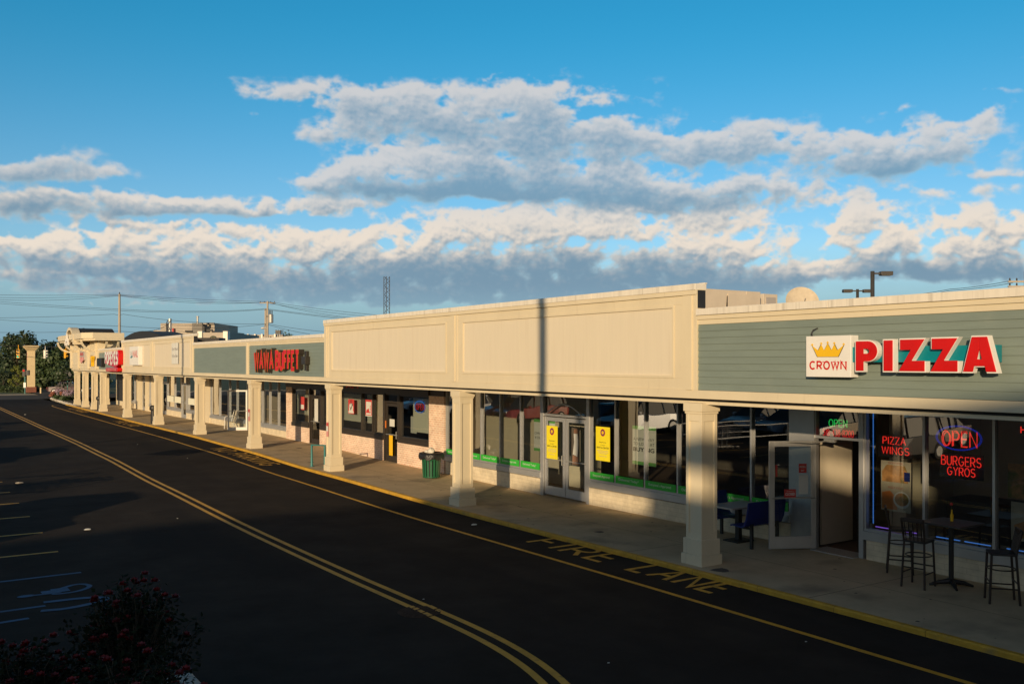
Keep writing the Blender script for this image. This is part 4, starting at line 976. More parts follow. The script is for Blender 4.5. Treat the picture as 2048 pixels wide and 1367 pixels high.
t = thing('flower_bottle', 'slim amber bottle with one red flower on the tall dark table', 'bottle', (px_, py_, tz + 1.06))
mb = MB(); mb.lathe((px_, py_, tz + 1.06), [(.025, 0), (.027, .09), (.012, .14), (.012, .19)], 10); mb.build('bottle', M['gold'], t)
mb = MB(); mb.tube([(px_, py_, tz + 1.23), (px_, py_ + .01, tz + 1.33)], .004, 5); mb.build('stem', M['leafm'], t)
mb = MB(); lump(mb, (px_, py_ + .01, tz + 1.34), .025, 4, 8); mb.build('bloom', M['redp'], t)
# booth seats outside
def booth():
    by0 = 13.55; z = zg(13); t0 = thing('booth_table', 'grey topped booth table between two blue benches outside the window', 'table', (14.55, 13.75, z))
    mb = MB(); mb.box(14.0, 15.08, 13.12, 13.8, z + .72, z + .755); mb.build('tabletop', M['laminate'], t0, bevel=.008)
    mb = MB(); mb.box(14.5, 14.6, 13.4, 13.5, z, z + .72); mb.box(14.3, 14.8, 13.25, 13.65, z, z + .03); mb.build('pedestal', M['black'], t0)
    for sgn, yb, lab in ((1, 12.68, 'blue moulded bench with its back to the open glass door'), (-1, 14.2, 'blue moulded bench on the far side of the booth table')):
        b = thing('booth_bench', lab, 'bench', (14.5, yb, z), 'blue booth benches')
        mb = MB(); prof = [(.42, .42), (.36, .44), (.12, .42), (.04, .46), (-.02, .6), (-.05, .78), (-.07, .93), (-.04, .94), (-.02, .8), (.02, .6), (.075, .475), (.13, .445), (.36, .47), (.43, .45)]
        mb.prism([(p[0], p[1]) for p in prof], 13.93, 15.03, lambda p, a: (a, yb + sgn * p[0], z + p[1])); mb.build('seat_shell', M['blue'], b, bevel=.008)
        for x in (14.1, 14.85):
            mb = MB(); mb.box(x - .025, x + .025, yb - .02, yb + .04, z, z + .5); mb.box(x - .02, x + .02, min(yb, yb + sgn * .38), max(yb, yb + sgn * .38), z + .38, z + .42); mb.build('leg', M['black'], b)
booth()
# bin inside the pizza shop entry
t = thing('waste_bin', 'black swing top waste bin with a clear liner just inside the pizza shop door', 'bin', (16.0, 11.35, -.04))
mb = MB(); mb.box(15.8, 16.2, 11.12, 11.5, -.04, .62); mb.build('body', M['blackbag'], t, bevel=.02)
mb = MB(); mb.prism([(11.1, .62), (11.52, .62), (11.46, .9), (11.16, .9)], 15.78, 16.22, lambda p, a: (a, p[0], p[1])); mb.build('lid', M['black'], t, bevel=.015)
# patio chair by the open door
cx, cy, cz = 14.75, 49.3, zg(49.5)
t = thing('patio_chair', 'white tube framed patio chair with a tan sling beside the open white door', 'chair', (cx, cy, cz))
for s in (-1, 1):
    mb = MB(); y = cy + s * .29
    mb.tube([(cx - .33, y, cz), (cx - .3, y, cz + .6), (cx - .26, y, cz + .65), (cx + .12, y, cz + .7)], .018, 8); mb.build('arm_frame', M['white'], t)
    mb = MB(); mb.tube([(cx + .3, y, cz), (cx + .05, y * 1., cz + .4), (cx + .2, y, cz + .98)], .018, 8); mb.build('leg', M['white'], t)
mb = MB(); pr = [(-.28, .42), (.1, .38), (.16, .5), (.28, .98)]
for (a, b), (c, d) in zip(pr, pr[1:]): mb.mesh([(cx + a, cy - .27, cz + b), (cx + a, cy + .27, cz + b), (cx + c, cy + .27, cz + d), (cx + c, cy - .27, cz + d)], [(0, 1, 2, 3)]); mb.mesh([(cx + a, cy - .27, cz + b - .012), (cx + a, cy + .27, cz + b - .012), (cx + c, cy + .27, cz + d - .012), (cx + c, cy - .27, cz + d - .012)], [(0, 1, 2, 3)])
mb.build('sling', M['tan'], t)
# black bins further along the kerb
def ashbin(x, y, lab):
    z = zg(y); t = thing('ash_bin', lab, 'bin', (x, y, z), 'slim black bins by the columns')
    mb = MB(); mb.lathe((x, y, z), [(.13, 0), (.15, .04), (.14, .75), (.15, .78)], 14); mb.build('body', M['black'], t)
    mb = MB(); mb.lathe((x, y, z), [(.2, .78), (.22, .86), (.21, 1.0), (.12, 1.06)], 14); mb.build('hood', M['black'], t)
ashbin(12.28, 56.35, 'slim black hooded bin leaning in behind the column left of the banner shop'); ashbin(12.3, 74.0, 'slim black bin between the far columns at the corner')
# manhole and litter -----------------------------------------------------------
mx, my = 6.58, 12.5; mz = zr(my)
t = thing('manhole_cover', 'round rusty manhole cover set in the double yellow line', 'manhole cover', (mx, my, mz))
mb = MB(); mb.lathe((mx, my, mz), [(.25, .004), (.25, .010), (.24, .012)], 28); mb.build('lid', M['rust'], t)
mb = MB(); mb.lathe((mx, my, mz), [(.33, .002), (.33, .0085), (.257, .0085), (.257, .002)], 32); mb.build('ring', M['rust'], t)
mb = MB()
for i in range(-6, 7):
    for j in range(-6, 7):
        if i * i + j * j < 28: mb.box(mx + i * .04 - .011, mx + i * .04 + .011, my + j * .04 - .011, my + j * .04 + .011, mz + .012, mz + .0145)
mb.build('tread', M['rust'], t)
for off, y0, y1, w_ in ((.02, -.33, -.12, .05), (.02, -.1, .06, .042), (.02, .09, .2, .05), (.02, .215, .33, .045), (.272, -.2, -.05, .045), (.272, -.03, .2, .045)):
    mb = MB(); mb.face([(mx + off - w_, my + y0, mz + .0165), (mx + off + w_ * .9, my + y0 + .015, mz + .0165), (mx + off + w_, my + y1, mz + .0165), (mx + off - w_ * .85, my + y1 - .02, mz + .0165)]); mb.build('worn_paint', M['yelw'], t)
rl = random.Random(5)
lit = [(38, 972, 'brown'), (175, 1060, 'w'), (50, 834, 'w'), (948, 1050, 't'), (535, 868, 's'), (275, 897, 's'), (375, 924, 's'), (847, 1202, 's'), (1217, 1332, 's'), (1612, 1289, 's'), (355, 1037, 's')]
for i, (u, v, k) in enumerate(lit):
    x, y = gnd(u, v, -.13); z = zr(y); s = {'brown': .2, 'w': .13, 't': .13, 's': .032}[k]; mb = MB()
    lump(mb, (x, y, z + s * .13), s * .5, i, 8, (1.2, .8, .28))
    o = mb.build('litter', M['tan' if k == 'brown' else 'paper'], origin=(x, y, z)); 
    tag(o, {'brown': 'crumpled brown paper bag on the asphalt at the left edge', 'w': 'torn white paper wrapper on the dark asphalt by the stall lines' if i == 1 else 'small white wrapper on the asphalt far from the strip', 't': 'tan paper scrap beside the fire lane line', 's': 'tiny pale scrap of litter on the asphalt'}[k], 'litter', 'litter on the asphalt')
# ================================================================== ROSE BED
def leafmesh(mb, c, d, nrm, l, w):
    d = Vector(d).normalized(); n = Vector(nrm); s = d.cross(n)
    if s.length < 1e-4: s = d.orthogonal()
    s.normalize(); up = s.cross(d); c = Vector(c)
    mb.mesh([c, c + d * l * .45 + s * w * .5 - up * l * .05, c + d * l, c + d * l * .45 - s * w * .5 - up * l * .05], [(0, 1, 2, 3)])
def rose(name, label, cx, cy, r, h, n, seed, cat='rose bush'):
    rd = random.Random(seed); z = zr(cy) + .05
    t = thing(name, label, cat, (cx, cy, z), 'red rose bushes in the planting bed')
    st, lf, bl, bp = MB(), MB(), MB(), MB()
    for k in range(n):
        a = rd.uniform(0, 6.283); rr = r * rd.uniform(.15, 1); top = h * (1 - .45 * (rr / r) ** 2) * rd.uniform(.72, 1.06)
        e = Vector((cx + rr * math.cos(a), cy + rr * math.sin(a), z + top)); b = Vector((cx + rr * .3 * math.cos(a), cy + rr * .3 * math.sin(a), z))
        pts = [b.lerp(e, s) + Vector((rd.uniform(-.05, .05), rd.uniform(-.05, .05), .1 * math.sin(s * 3))) for s in (0, .3, .6, .85, 1)]
        st.tube(pts, [.009, .008, .006, .005, .003], 4)
        for j in range(44):
            s = rd.uniform(.12, 1.0); i0 = min(int(s * 4), 3); p = pts[i0].lerp(pts[i0 + 1], s * 4 - i0) + Vector((rd.gauss(0, .055), rd.gauss(0, .055), rd.gauss(0, .045)))
            leafmesh(lf, p, (rd.gauss(0, 1), rd.gauss(0, 1), rd.gauss(.1, .5)), (rd.gauss(0, .5), rd.gauss(0, .5), 1), rd.uniform(.045, .085), rd.uniform(.03, .05))
        if rd.random() < .42:
            for q in range(rd.choice((1, 1, 2, 2))):
                c = e + Vector((rd.gauss(0, .05), rd.gauss(0, .05), .03 + rd.gauss(0, .03))); pk = rd.random() > .75; tgt = MB()
                for w in range(13):
                    aa = w * 2.4; up_ = .2 + .09 * w; leafmesh(tgt, c, (math.cos(aa), math.sin(aa), up_), (-math.cos(aa) * up_, -math.sin(aa) * up_, 1), .055, .06)
                tgt.build('bloom', M['petalp' if pk else 'petal'], t)
    st.build('stem', M['bark'], t); lf.build('foliage', M['leafr'], t)
rose('rose_bush', 'tall dark rose bush with red blooms nearest the driving lane', 2.0, 10.15, .72, 1.5, 110, 1)
rose('rose_bush', 'lower rose bush at the left edge with scattered red blooms', .95, 10.1, .75, 1.0, 80, 2)
rose('rose_bush', 'rose bush with pink and red blooms in front of the bed, low in the corner', 1.7, 8.9, .8, 1.05, 80, 3)
mb = MB(); mb.box(-.5, 2.55, 7.6, 11.0, -.2, -.06); tag(mb.build('planting_bed', M['soil']), kind='structure')
for i in range(5):
    y1 = 11.32 - 1.02 * i; t = None; mb = MB(); mb.box(2.68, 2.9, y1 - 1.0, y1, -.3, .02); o = mb.build('kerb_stone', M['stone'], origin=(2.79, y1 - .5, -.13), bevel=.03)
    tag(o, ['pale kerb stone at the far corner of the rose bed', 'pale kerb stone beside the rose bed, second from its far corner', 'pale kerb stone beside the middle of the rose bed', 'pale kerb stone of the rose bed below the frame', 'last pale kerb stone of the rose bed'][i], 'kerb stone', 'kerb stones round the rose bed')
mb = MB(); mb.box(1.6, 2.66, 11.14, 11.34, -.3, .0); tag(mb.build('kerb_stone', M['stone'], origin=(2.1, 11.2, -.13), bevel=.03), 'pale kerb stone along the back of the rose bed', 'kerb stone', 'kerb stones round the rose bed')
# ================================================================== PARKED CARS (mirrored in the shop windows)
def car(kind, paint, name, label):
    t = thing(name, label, 'car'); suv = kind == 'suv'
    Lc, Wc = (4.6, 1.84) if suv else (4.7, 1.78)
    def loft(secs, nm, m, par=t, bev=.03, sm=False):
        mb = MB(); V = []
        for x, hw0, hw1, z0, z1 in secs: V += [(x, -hw0, z0), (x, hw0, z0), (x, hw1, z1), (x, -hw1, z1)]
        Fs = [(0, 1, 2, 3), tuple(4 * (len(secs) - 1) + i for i in (3, 2, 1, 0))]
        for i in range(len(secs) - 1):
            for k in range(4): Fs.append((4 * i + k, 4 * i + (k + 1) % 4, 4 * i + 4 + (k + 1) % 4, 4 * i + 4 + k))
        mb.mesh(V, Fs); return mb.build(nm, m, par, bevel=bev)
    hb = .95 if suv else .86; w = Wc / 2; h = Lc / 2
    body = loft([(-h, w * .8, w * .78, .42, hb - .1), (-h + .25, w * .95, w * .92, .3, hb), (-h + 1.0, w, w * .95, .26, hb + .04), (.0, w, w * .95, .25, hb + .03), (h - 1.35, w, w * .93, .26, hb), (h - .3, w * .95, w * .85, .3, hb - .14), (h, w * .8, w * .72, .42, hb - .26)], 'body', paint)
    top = 1.72 if suv else 1.42
    g0, g1, g2, g3 = (-h + .15, -h + .45, .35, 1.0) if suv else (-h + .75, -h + 1.35, .15, 1.05)
    loft([(g0, w * .9, w * .88, hb - .03, hb), (g1, w * .9, w * .72, hb - .03, top - .06), (g1 + .3, w * .91, w * .74, hb - .03, top), (g2, w * .91, w * .74, hb - .03, top), (g3, w * .9, w * .86, hb - .03, hb + .02)], 'cabin_glass', M['cglass'] if False else M['black'], t, .02)
    loft([(g1 - .02, w * .75, w * .70, top - .1, top - .03), (g1 + .3, w * .76, w * .7, top - .08, top + .02), (g2 - .05, w * .76, w * .7, top - .08, top + .02), (g2 + .1, w * .75, w * .69, top - .12, top - .03)], 'roof', paint, t, .02)
    for xx in (g1 + .15, (g1 + g2) / 2, g2 + .05):
        mb = MB()
        for s in (-1, 1): mb.tube([(xx - .1, s * w * .925, hb), (xx, s * w * .77, top - .03)], .035, 4)
        mb.build('pillar', paint, t)
    for xx in (-h + .85, h - .9):
        for s in (-1, 1):
            mb = MB(); mb.lathe((xx, s * (w - .1), .33), [(.3, -.11), (.335, -.07), (.335, .07), (.3, .11)], 18, 'y'); wh = mb.build('wheel', M['rubber'], t)
            mb = MB(); mb.lathe((xx, s * (w + .0), .33), [(.21, -.03), (.22, .0 + .012 * s), (.05, .02 * s)], 14, 'y'); mb.build('rim', M['rim'], wh)
    for s in (-1, 1):
        mb = MB(); mb.box(h - .28, h - .04, s * w * .5, s * w * .78, hb - .34, hb - .2); mb.build('headlight', M['white'], t, bevel=.02)
        mb = MB(); mb.box(-h - .01, -h + .15, s * w * .55, s * w * .78, hb - .25, hb - .08); mb.build('tail_light', M['redp'], t, bevel=.02)
        mb = MB(); mb.box(g3 - .3, g3 - .12, s * w * .98, s * (w + .12), hb + .02, hb + .16); mb.build('mirror', paint, t, bevel=.02)
    mb = MB(); mb.box(h - .06, h + .02, -w * .45, w * .45, .5, .66); mb.build('grille', M['black'], t); return t
PA = dict(dk=mat('car_dark_paint', (.012, .014, .02), .25, .02, 1., coat=.8), red=mat('car_red_paint', (.35, .012, .012), .25, .02, 1., coat=.8), sil=mat('car_silver_paint', (.5, .51, .53), .3, .02, 1., metal=.6, coat=.5), blu=mat('car_blue_grey_paint', (.12, .2, .28), .28, .02, 1., metal=.3, coat=.6), wh=mat('car_white_paint', (.75, .75, .73), .3, .02, 1., coat=.6), mar=mat('car_maroon_paint', (.045, .006, .012), .3, .02, 1., coat=.6))
cars = [(21.9, -1.05, 'suv', 'dk', 'dark'), (36.6, -.9, 'suv', 'sil', 'silver'), (39.0, -.8, 'sedan', 'dk', 'dark'), (46.3, -.7, 'suv', 'red', 'red'), (48.8, -.8, 'suv', 'red', 'bright red'), (53.7, -.7, 'sedan', 'wh', 'white'), (57.0, -.6, 'suv', 'dk', 'dark blue'), (59.4, -.6, 'sedan', 'sil', 'pale silver'),
        (24.4, -7.2, 'sedan', 'mar', 'maroon'), (29.2, -7.0, 'sedan', 'dk', 'charcoal'), (31.7, -6.9, 'sedan', 'blu', 'blue grey'), (34.1, -7.2, 'sedan', 'sil', 'silver')]
protos = {}
for i, (y, x, k, p, nm) in enumerate(cars):
    if (k, p) not in protos: o = protos[k, p] = car(k, PA[p], 'parked_car', '')
    else: o = copy_tree(protos[k, p])
    o.location = (x - .9, y, zr(y)); o['group'] = 'cars parked in the stalls'
    o['label'] = '%s %s parked %s in the %s row beyond the rose bed' % (nm, 'utility car' if k == 'suv' else 'sedan', ['first', 'second', 'third', 'fourth', 'fifth', 'sixth', 'seventh', 'eighth', 'first', 'second', 'third', 'fourth'][i], 'near' if i < 8 else 'rear')
# ------------------------------------------------------------------ lamp posts
def lamp_post(x, y, zb, h, heads, label, r=.075, group=None, ang=0.):
    t = thing('lamp_post', label, 'lamp post', (x, y, zb), group)
    mb = MB(); mb.box(x - r, x + r, y - r, y + r, zb, zb + h); mb.build('post', M['dpole'], t, bevel=.01)
    c, s = math.cos(ang), math.sin(ang)
    for sg_ in heads:
        mb = MB(); mb.obox((x + sg_ * c * .25, y + sg_ * s * .25, zb + h - .12), (sg_ * c * .2, sg_ * s * .2, 0), (-s * .03, c * .03, 0), (0, 0, .04)); mb.build('arm', M['dpole'], t)
        mb = MB(); mb.obox((x + sg_ * c * .68, y + sg_ * s * .68, zb + h - .12), (sg_ * c * .3, sg_ * s * .3, 0), (-s * .2, c * .2, 0), (0, 0, .1)); hd = mb.build('lamp_head', M['dpole'], t, bevel=.02)
        mb = MB(); mb.obox((x + sg_ * c * .68, y + sg_ * s * .68, zb + h - .226), (sg_ * c * .25, sg_ * s * .25, 0), (-s * .16, c * .16, 0), (0, 0, .006)); mb.build('lens', M['steel'], hd)
    return t
# out of frame to the left; their shadows cross the lot and the tall panels
lamp_post(-3.2, 4.25, -.13, 11, (-1,), 'dark square lamp post in the parking lot outside the left edge of the view', .085)
lamp_post(-8.0, 32.3, -.1, 13, (-1, 1), 'dark double headed lamp post in the middle of the parking lot', .085)
# cart corral sign whose panel shadow falls by the fire lane
t = thing('corral_sign', 'flat sign board on two posts beside the cart corral', 'sign', (.1, 31.2, -.1))
for dy, dx in ((.55, -.45), (-.55, .45)):
    mb = MB(); mb.tube([(.1 + dx, 31.0 + dy, -.13), (.1 + dx, 31.0 + dy, 2.3)], .03, 8); mb.build('post', M['steel'], t)
mb = MB(); mb.obox((.1, 31.0, 2.2), (.55, -.66, 0), (.012, .01, 0), (0, 0, .2)); mb.build('board', M['white'], t)
# cart corral with nested carts beside the sign board
t = thing('cart_corral', 'galvanised tube corral for shopping carts in the parking row', 'cart corral', (-.6, 29.2, -.1))
for yy in (28.2, 30.2):
    for h in (.45, .95):
        mb = MB(); mb.tube([(1.4, yy, h), (-3.2, yy, h)], .03, 8); mb.build('rail', M['steel'], t)
    for xx in (1.4, -.9, -3.2):
        mb = MB(); mb.tube([(xx, yy, -.1), (xx, yy, 1.0)], .035, 8); mb.build('post', M['steel'], t)
def cart():
    t = thing('shopping_cart', '', 'shopping cart', (0, 0, 0)); mb = MB()
    for k in range(7):
        z = .45 + .09 * k; s = .8 + .2 * k / 6
        mb.tube([(-.45 * s, -.28 * s, z), (.4, -.28 * s, z), (.4, .28 * s, z), (-.45 * s, .28 * s, z), (-.45 * s, -.28 * s, z)], .006, 4)
    for k in range(8):
        for sg_ in (-1, 1): x = -.42 + .115 * k; mb.tube([(x * .85, sg_ * .225, .45), (x, sg_ * .28, .99)], .005, 4)
    mb.build('basket', M['steel'], t)
    mb = MB()
    for sg_ in (-1, 1): mb.tube([(-.35, sg_ * .2, .12), (.45, sg_ * .25, .14), (.42, sg_ * .28, .95), (.5, sg_ * .28, 1.02)], .014, 6)
    mb.build('frame', M['steel'], t)
    mb = MB(); mb.tube([(.5, -.28, 1.02), (.5, .28, 1.02)], .018, 6); mb.build('handle', M['redp'], t)
    for xx, yy in ((-.33, -.2), (-.33, .2), (.42, -.24), (.42, .24)):
        mb = MB(); mb.lathe((xx, yy, .06), [(.06, -.015), (.06, .015)], 10, 'y'); mb.build('wheel', M['rubber'], t)
    return t
c0 = cart()
for k in range(5):
    o = c0 if k == 0 else copy_tree(c0); o.location = (1.0 - .32 * k, 28.85, -.1); o['label'] = 'wire shopping cart nested %s in the corral line' % ['first', 'second', 'third', 'fourth', 'fifth'][k]; o['group'] = 'shopping carts in the corral'
# unseen hall added behind the camera, gable profile shaped to throw the long shadow
t = thing('shadow_caster_hall', 'low gabled brick hall added out of view to shade the near end of the strip', 'building', (-26, -30, 0))
prof = [(3.0, 5.1), (-.7, 6.3), (-5.6, 7.6), (-8.0, 8.4), (-16.4, 10.2), (-22.15, 11.13), (-26, 11.8), (-60, 8.0)]
low = [(y, z - 1.2) for y, z in prof]
mb = MB(); mb.prism([(3.0, -.3)] + low + [(-60, -.3)], -31.8, -22.4, lambda p, a: (a, p[0], p[1])); mb.build('wall', M['brick'], t)
mb = MB(); up = [(y, z + .12) for y, z in low]; mb.prism(low + up[::-1], -32.2, -22.41, lambda p, a: (a, p[0], p[1])); rf = mb.build('roof', M['roofing'], t)
def pz_(y):
    for (y0, z0), (y1, z1) in zip(prof, prof[1:]):
        if y1 <= y <= y0: return z0 + (z1 - z0) * (y0 - y) / (y0 - y1)
# gable parapet, three openings added to shape sun patches on the strip
cuts = sorted([p[0] for p in prof] + [-22.4, -19.2, -17.1, -15.9, -14.6, -11.6], reverse=True)
op = {(-22.4, -19.2): (9.95, 10.6), (-17.1, -15.9): (9.1, 9.65), (-14.6, -11.6): (8.5, 9.1)}
mb = MB()
for ya, yb in zip(cuts, cuts[1:]):
    ym = (ya + yb) / 2; hole = next((v for (p, q), v in op.items() if p <= ym <= q), None)
    for lo, hi in (((-.3, -.3), (pz_(ya), pz_(yb))),) if not hole else (((-.3, -.3), (hole[0], hole[0])), ((hole[1], hole[1]), (max(pz_(ya), hole[1] + .05), max(pz_(yb), hole[1] + .05)))):
        mb.prism([(ya, lo[0]), (yb, lo[1]), (yb, hi[1]), (ya, hi[0])], -22.39, -21.9, lambda p, a: (a, p[0], p[1]))
mb.build('parapet', M['brick'], t)
for k in range(5):
    mb = MB(); y = 0 - 5.2 * k; mb.box(-21.88, -21.8, y - 1.4, y + .2, .9, 2.8); w = mb.build('window', M['dark'], t)
# ================================================================== ROOFTOP AND BEYOND
def hx(u, v, Y):
    k = (u - 1024) / F; d = Y / (CT - k * ST); return d * (k * CT + ST), EYE - (v - 724) / F * d
# rooftop unit
t = thing('rooftop_unit', 'large beige air handling unit on the roof beside the tall panel', 'roof unit', (19, 20, 4.25))
Y0 = 19.0; xa, za = hx(1408, 578, Y0); xb, zb = hx(1521, 584, Y0)
mb = MB(); mb.box(xa - 1.5, xb, Y0, Y0 + 2.2, 4.25, za + .02); mb.build('casing', M['duct'], t, bevel=.01)
xm = hx(1493, 600, Y0)[0]; mb = MB(); mb.box(xm, xm + .02, Y0 - .012, Y0 + .001, 4.25, za); mb.box(hx(1455, 600, Y0)[0], xm, Y0 - .02, Y0 + .001, 4.3, za - .08); mb.build('access_panel', M['duct'], t, bevel=.004)
xh = hx(1448, 600, Y0)[0]; mb = MB(); mb.prism([(xh, 4.35), (xh + .12, 4.35), (xh + .12, za - .15)], Y0 - .03, Y0 + .001, lambda p, a: (p[0], a, p[1])); mb.build('hood', M['dark'], t)
xc, zc = hx(1527, 587, Y0 + .4); xd, zd = hx(1555, 590, Y0 + .4)
t = thing('rooftop_unit', 'small beige condenser box on the roof between the big unit and the satellite dish', 'roof unit', ((xc + xd) / 2, Y0 + 1, 4.25))
mb = MB(); mb.box(xc, xd, Y0 + .4, Y0 + 1.8, 4.25, zc); mb.build('casing', M['duct'], t, bevel=.01)
mb = MB(); mb.box(xc + .1, xd - .1, Y0 + .38, Y0 + .399, 4.4, zc - .1); mb.build('grille', M['laminate'], t)
# satellite dish
dc = far(1603, 601, 27); R_ = .46
t = thing('satellite_dish', 'pale round satellite dish standing on the roof behind the parapet', 'satellite dish', (dc[0], dc[1], 4.25))
mb = MB(); ax = Vector((-.55, -.72, .42)).normalized(); e1 = ax.orthogonal().normalized(); e2 = ax.cross(e1); n = 28; V = []
C0 = Vector((dc[0], dc[1], far(1603, 577, 27)[2] - .43))
for r in (0.02, .15, .3, .4, .48):
    for k in range(n): a = 2 * math.pi * k / n; V.append(C0 + (e1 * math.cos(a) + e2 * math.sin(a)) * r * 1.0 + ax * (r * r * .55))
mb.mesh(V, [(i * n + k, i * n + (k + 1) % n, (i + 1) * n + (k + 1) % n, (i + 1) * n + k) for i in range(4) for k in range(n)] + [tuple(range(n))])
mb.build('reflector', M['tan'], t, smooth=True)
mb = MB(); mb.tube([C0 - ax * .01, C0 - ax * .15 - Vector((0, 0, .3)), (dc[0] + .1, dc[1] + .1, 4.25)], .03, 8); mb.build('mast', M['steel'], t)
mb = MB(); mb.tube([C0 - Vector((0, 0, .42)), C0 + ax * .5 - Vector((0, 0, .1))], .015, 6); mb.build('feed_arm', M['steel'], t)
# lamp posts behind the strip
p = far(1745, 700, 47); lamp_post(p[0], p[1], -.1, far(1745, 542, 47)[2] + .1, (1,), 'dark lamp post with a single head behind the pizza shop roof', .075, None, -TH)
p = far(1715, 700, 62); lamp_post(p[0], p[1], -.1, far(1715, 578, 62)[2] + .1, (-1, 1), 'lower looking lamp post with twin heads behind the roof', .07, None, -TH)
# utility poles
def upole(u, v, d, label, r=.16, arms=1, lean=0.):
    x, y, z = far(u, v, d); t = thing('utility_pole', label, 'utility pole', (x, y, -.3), 'wooden utility poles behind the strip')
    mb = MB(); mb.tube([(x, y, -.3), (x, y, z * .5), (x + lean, y, z)], [r * 1.2, r, r * .8], 10); mb.build('shaft', M['pole'], t)
    dirv = Vector((CT, -ST, 0))
    for k in range(arms):
        c = Vector((x, y, z - .25 - 1.1 * k)); mb = MB(); mb.obox(c, dirv * 1.1, Vector((ST, CT, 0)) * .06, (0, 0, .06))
        a = mb.build('crossarm', M['pole'], t)
        mb = MB()
        for s in (-1, -.45, .45, 1): q = c + dirv * s; mb.lathe((q.x, q.y, q.z + .06), [(.03, 0), (.055, .08), (.03, .2)], 8)
        mb.build('insulator', M['dpole'], a)
    return t, Vector((x, y, z))
u1, p1 = upole(239, 588, 130, 'bare pale wooden pole standing alone beside the dark arched roof', .19, 0)
mb = MB(); mb.lathe((p1.x, p1.y, p1.z), [(.05, 0), (.09, .1), (.05, .3)], 8); mb.build('insulator', M['dpole'], u1)
u2, p2 = upole(535, 602, 130, 'wooden pole carrying a transformer and a street light', .17, 1)
u3, p3 = upole(531, 617, 131.5, 'shorter wooden pole just left of the transformer pole', .17, 0)
c = far(541.5, 637, 129.5); mb = MB(); mb.lathe((c[0], c[1], c[2] - .6), [(.3, 0), (.36, .08), (.36, 1.15), (.25, 1.25)], 14); tr = mb.build('transformer', M['steel'], u2)
mb = MB(); [mb.tube([(c[0] + dx, c[1], c[2] + .6), (c[0] + dx, c[1], c[2] + 1.2)], .06, 6) for dx in (-.2, 0, .2)]; mb.obox((c[0] - .3, c[1], c[2] + .3), (.35, 0, 0), (0, .05, 0), (0, 0, .05)); mb.build('bushing', M['dpole'], tr)
c = far(527, 656, 130); mb = MB(); mb.tube([(p2.x, p2.y, c[2] + .1), (p2.x - .4, p2.y, c[2] + .35), (c[0], c[1], c[2] + .1)], .04, 6); la = mb.build('light_arm', M['steel'], u2)
mb = MB(); lump(mb, (c[0], c[1], c[2]), .35, 2, 10, (1.2, .8, .4)); mb.build('light_head', M['white'], la)
q = far(2036, 563, 80); t = thing('utility_pole', 'distant pole top with crossarms at the right edge behind the roof', 'utility pole', (q[0], q[1], -.3), 'wooden utility poles behind the strip')
qq = far(2052, 556, 80); mb = MB(); mb.tube([(qq[0], qq[1], -.3), (qq[0], qq[1], qq[2] + .6)], [.2, .16], 10); mb.build('shaft', M['pole'], t)
dirv = Vector((CT, -ST, 0))
for dz in (0, -.42):
    cc = Vector((qq[0], qq[1], q[2] + dz)); mb = MB(); mb.obox(cc, dirv * 1.55, Vector((ST, CT, 0)) * .07, (0, 0, .07)); a = mb.build('crossarm', M['pole'], t)
    mb = MB(); [mb.lathe((cc + dirv * s)[:], [(.05, .06), (.08, .2), (.03, .32)], 8) for s in (-1.4, -.8, .8)]; mb.build('insulator', M['dpole'], a)
# grey steel mast with a cable loop
b = far(340, 668, 100); tp = far(340, 637, 100)
t = thing('steel_mast', 'grey steel service mast with a looped cable above the tall far panel', 'mast', (b[0], b[1], 2))
mb = MB(); mb.tube([(b[0], b[1], 2), (b[0], b[1], tp[2])], .17, 10); mb.build('shaft', M['steel'], t)
L1 = [far(u, v, 99.5) for u, v in ((337, 640), (334, 643), (333, 650), (335, 657), (338, 660))]; mb = MB(); mb.tube(L1, .05, 5); mb.build('cable_loop', M['wire'], t)
# wires
def wire(label, pts, sag=0., r=.022):
    P = []
    if 'right edge' not in label and 'service' not in label: pts = [Vector(pts[0]) + (Vector(pts[0]) - Vector(pts[1])) * 1.2] + list(pts)
    for a, b in zip(pts, pts[1:]):
        a, b = Vector(a), Vector(b)
        for k in range(12): s = k / 12; P.append(a.lerp(b, s) - Vector((0, 0, sag * 4 * s * (1 - s))))
    P.append(Vector(pts[-1])); mb = MB(); mb.tube(P, r, 4); o = mb.build('power_line', M['wire'], origin=tuple(P[0]))
    return tag(o, label, 'wire', 'overhead wires')
W_ = far
wire('topmost overhead wire running from the left edge over the bare pole', [W_(-60, 588, 150), W_(237, 588.5, 130), W_(534, 603, 130), W_(800, 634, 120), W_(1000, 668, 110)], .15)
wire('overhead wire just under the topmost one', [W_(-60, 592.5, 150), W_(238, 590, 129), W_(533, 605, 130), W_(800, 637, 121), W_(1000, 672, 111)], .3)
wire('third overhead wire in the top bundle, sagging below the other two', [W_(-60, 595, 149), W_(240, 591, 131), W_(536, 604, 131), W_(790, 640, 122), W_(980, 672, 111)], .55)
wire('middle overhead wire crossing behind the bare pole', [W_(-60, 598, 150), W_(239, 618, 131), W_(400, 622, 131), W_(531, 617, 131), W_(760, 642, 122)], .1)
wire('middle overhead wire a little below its twin', [W_(-60, 602, 150), W_(239, 621, 131), W_(400, 624, 131), W_(531, 618.5, 131), W_(760, 645, 122)], .1)
wire('thin overhead wire tied to the bare pole half way up', [W_(-60, 636, 150), W_(229, 628, 130), W_(246, 628, 130), W_(390, 644, 130), W_(533, 647, 130), W_(660, 664, 128)], .12)
wire('low overhead wire sloping gently behind the bare pole', [W_(-60, 635, 150), W_(239, 652, 131), W_(400, 657, 131), W_(532, 648, 131), W_(620, 668, 129)], .1)
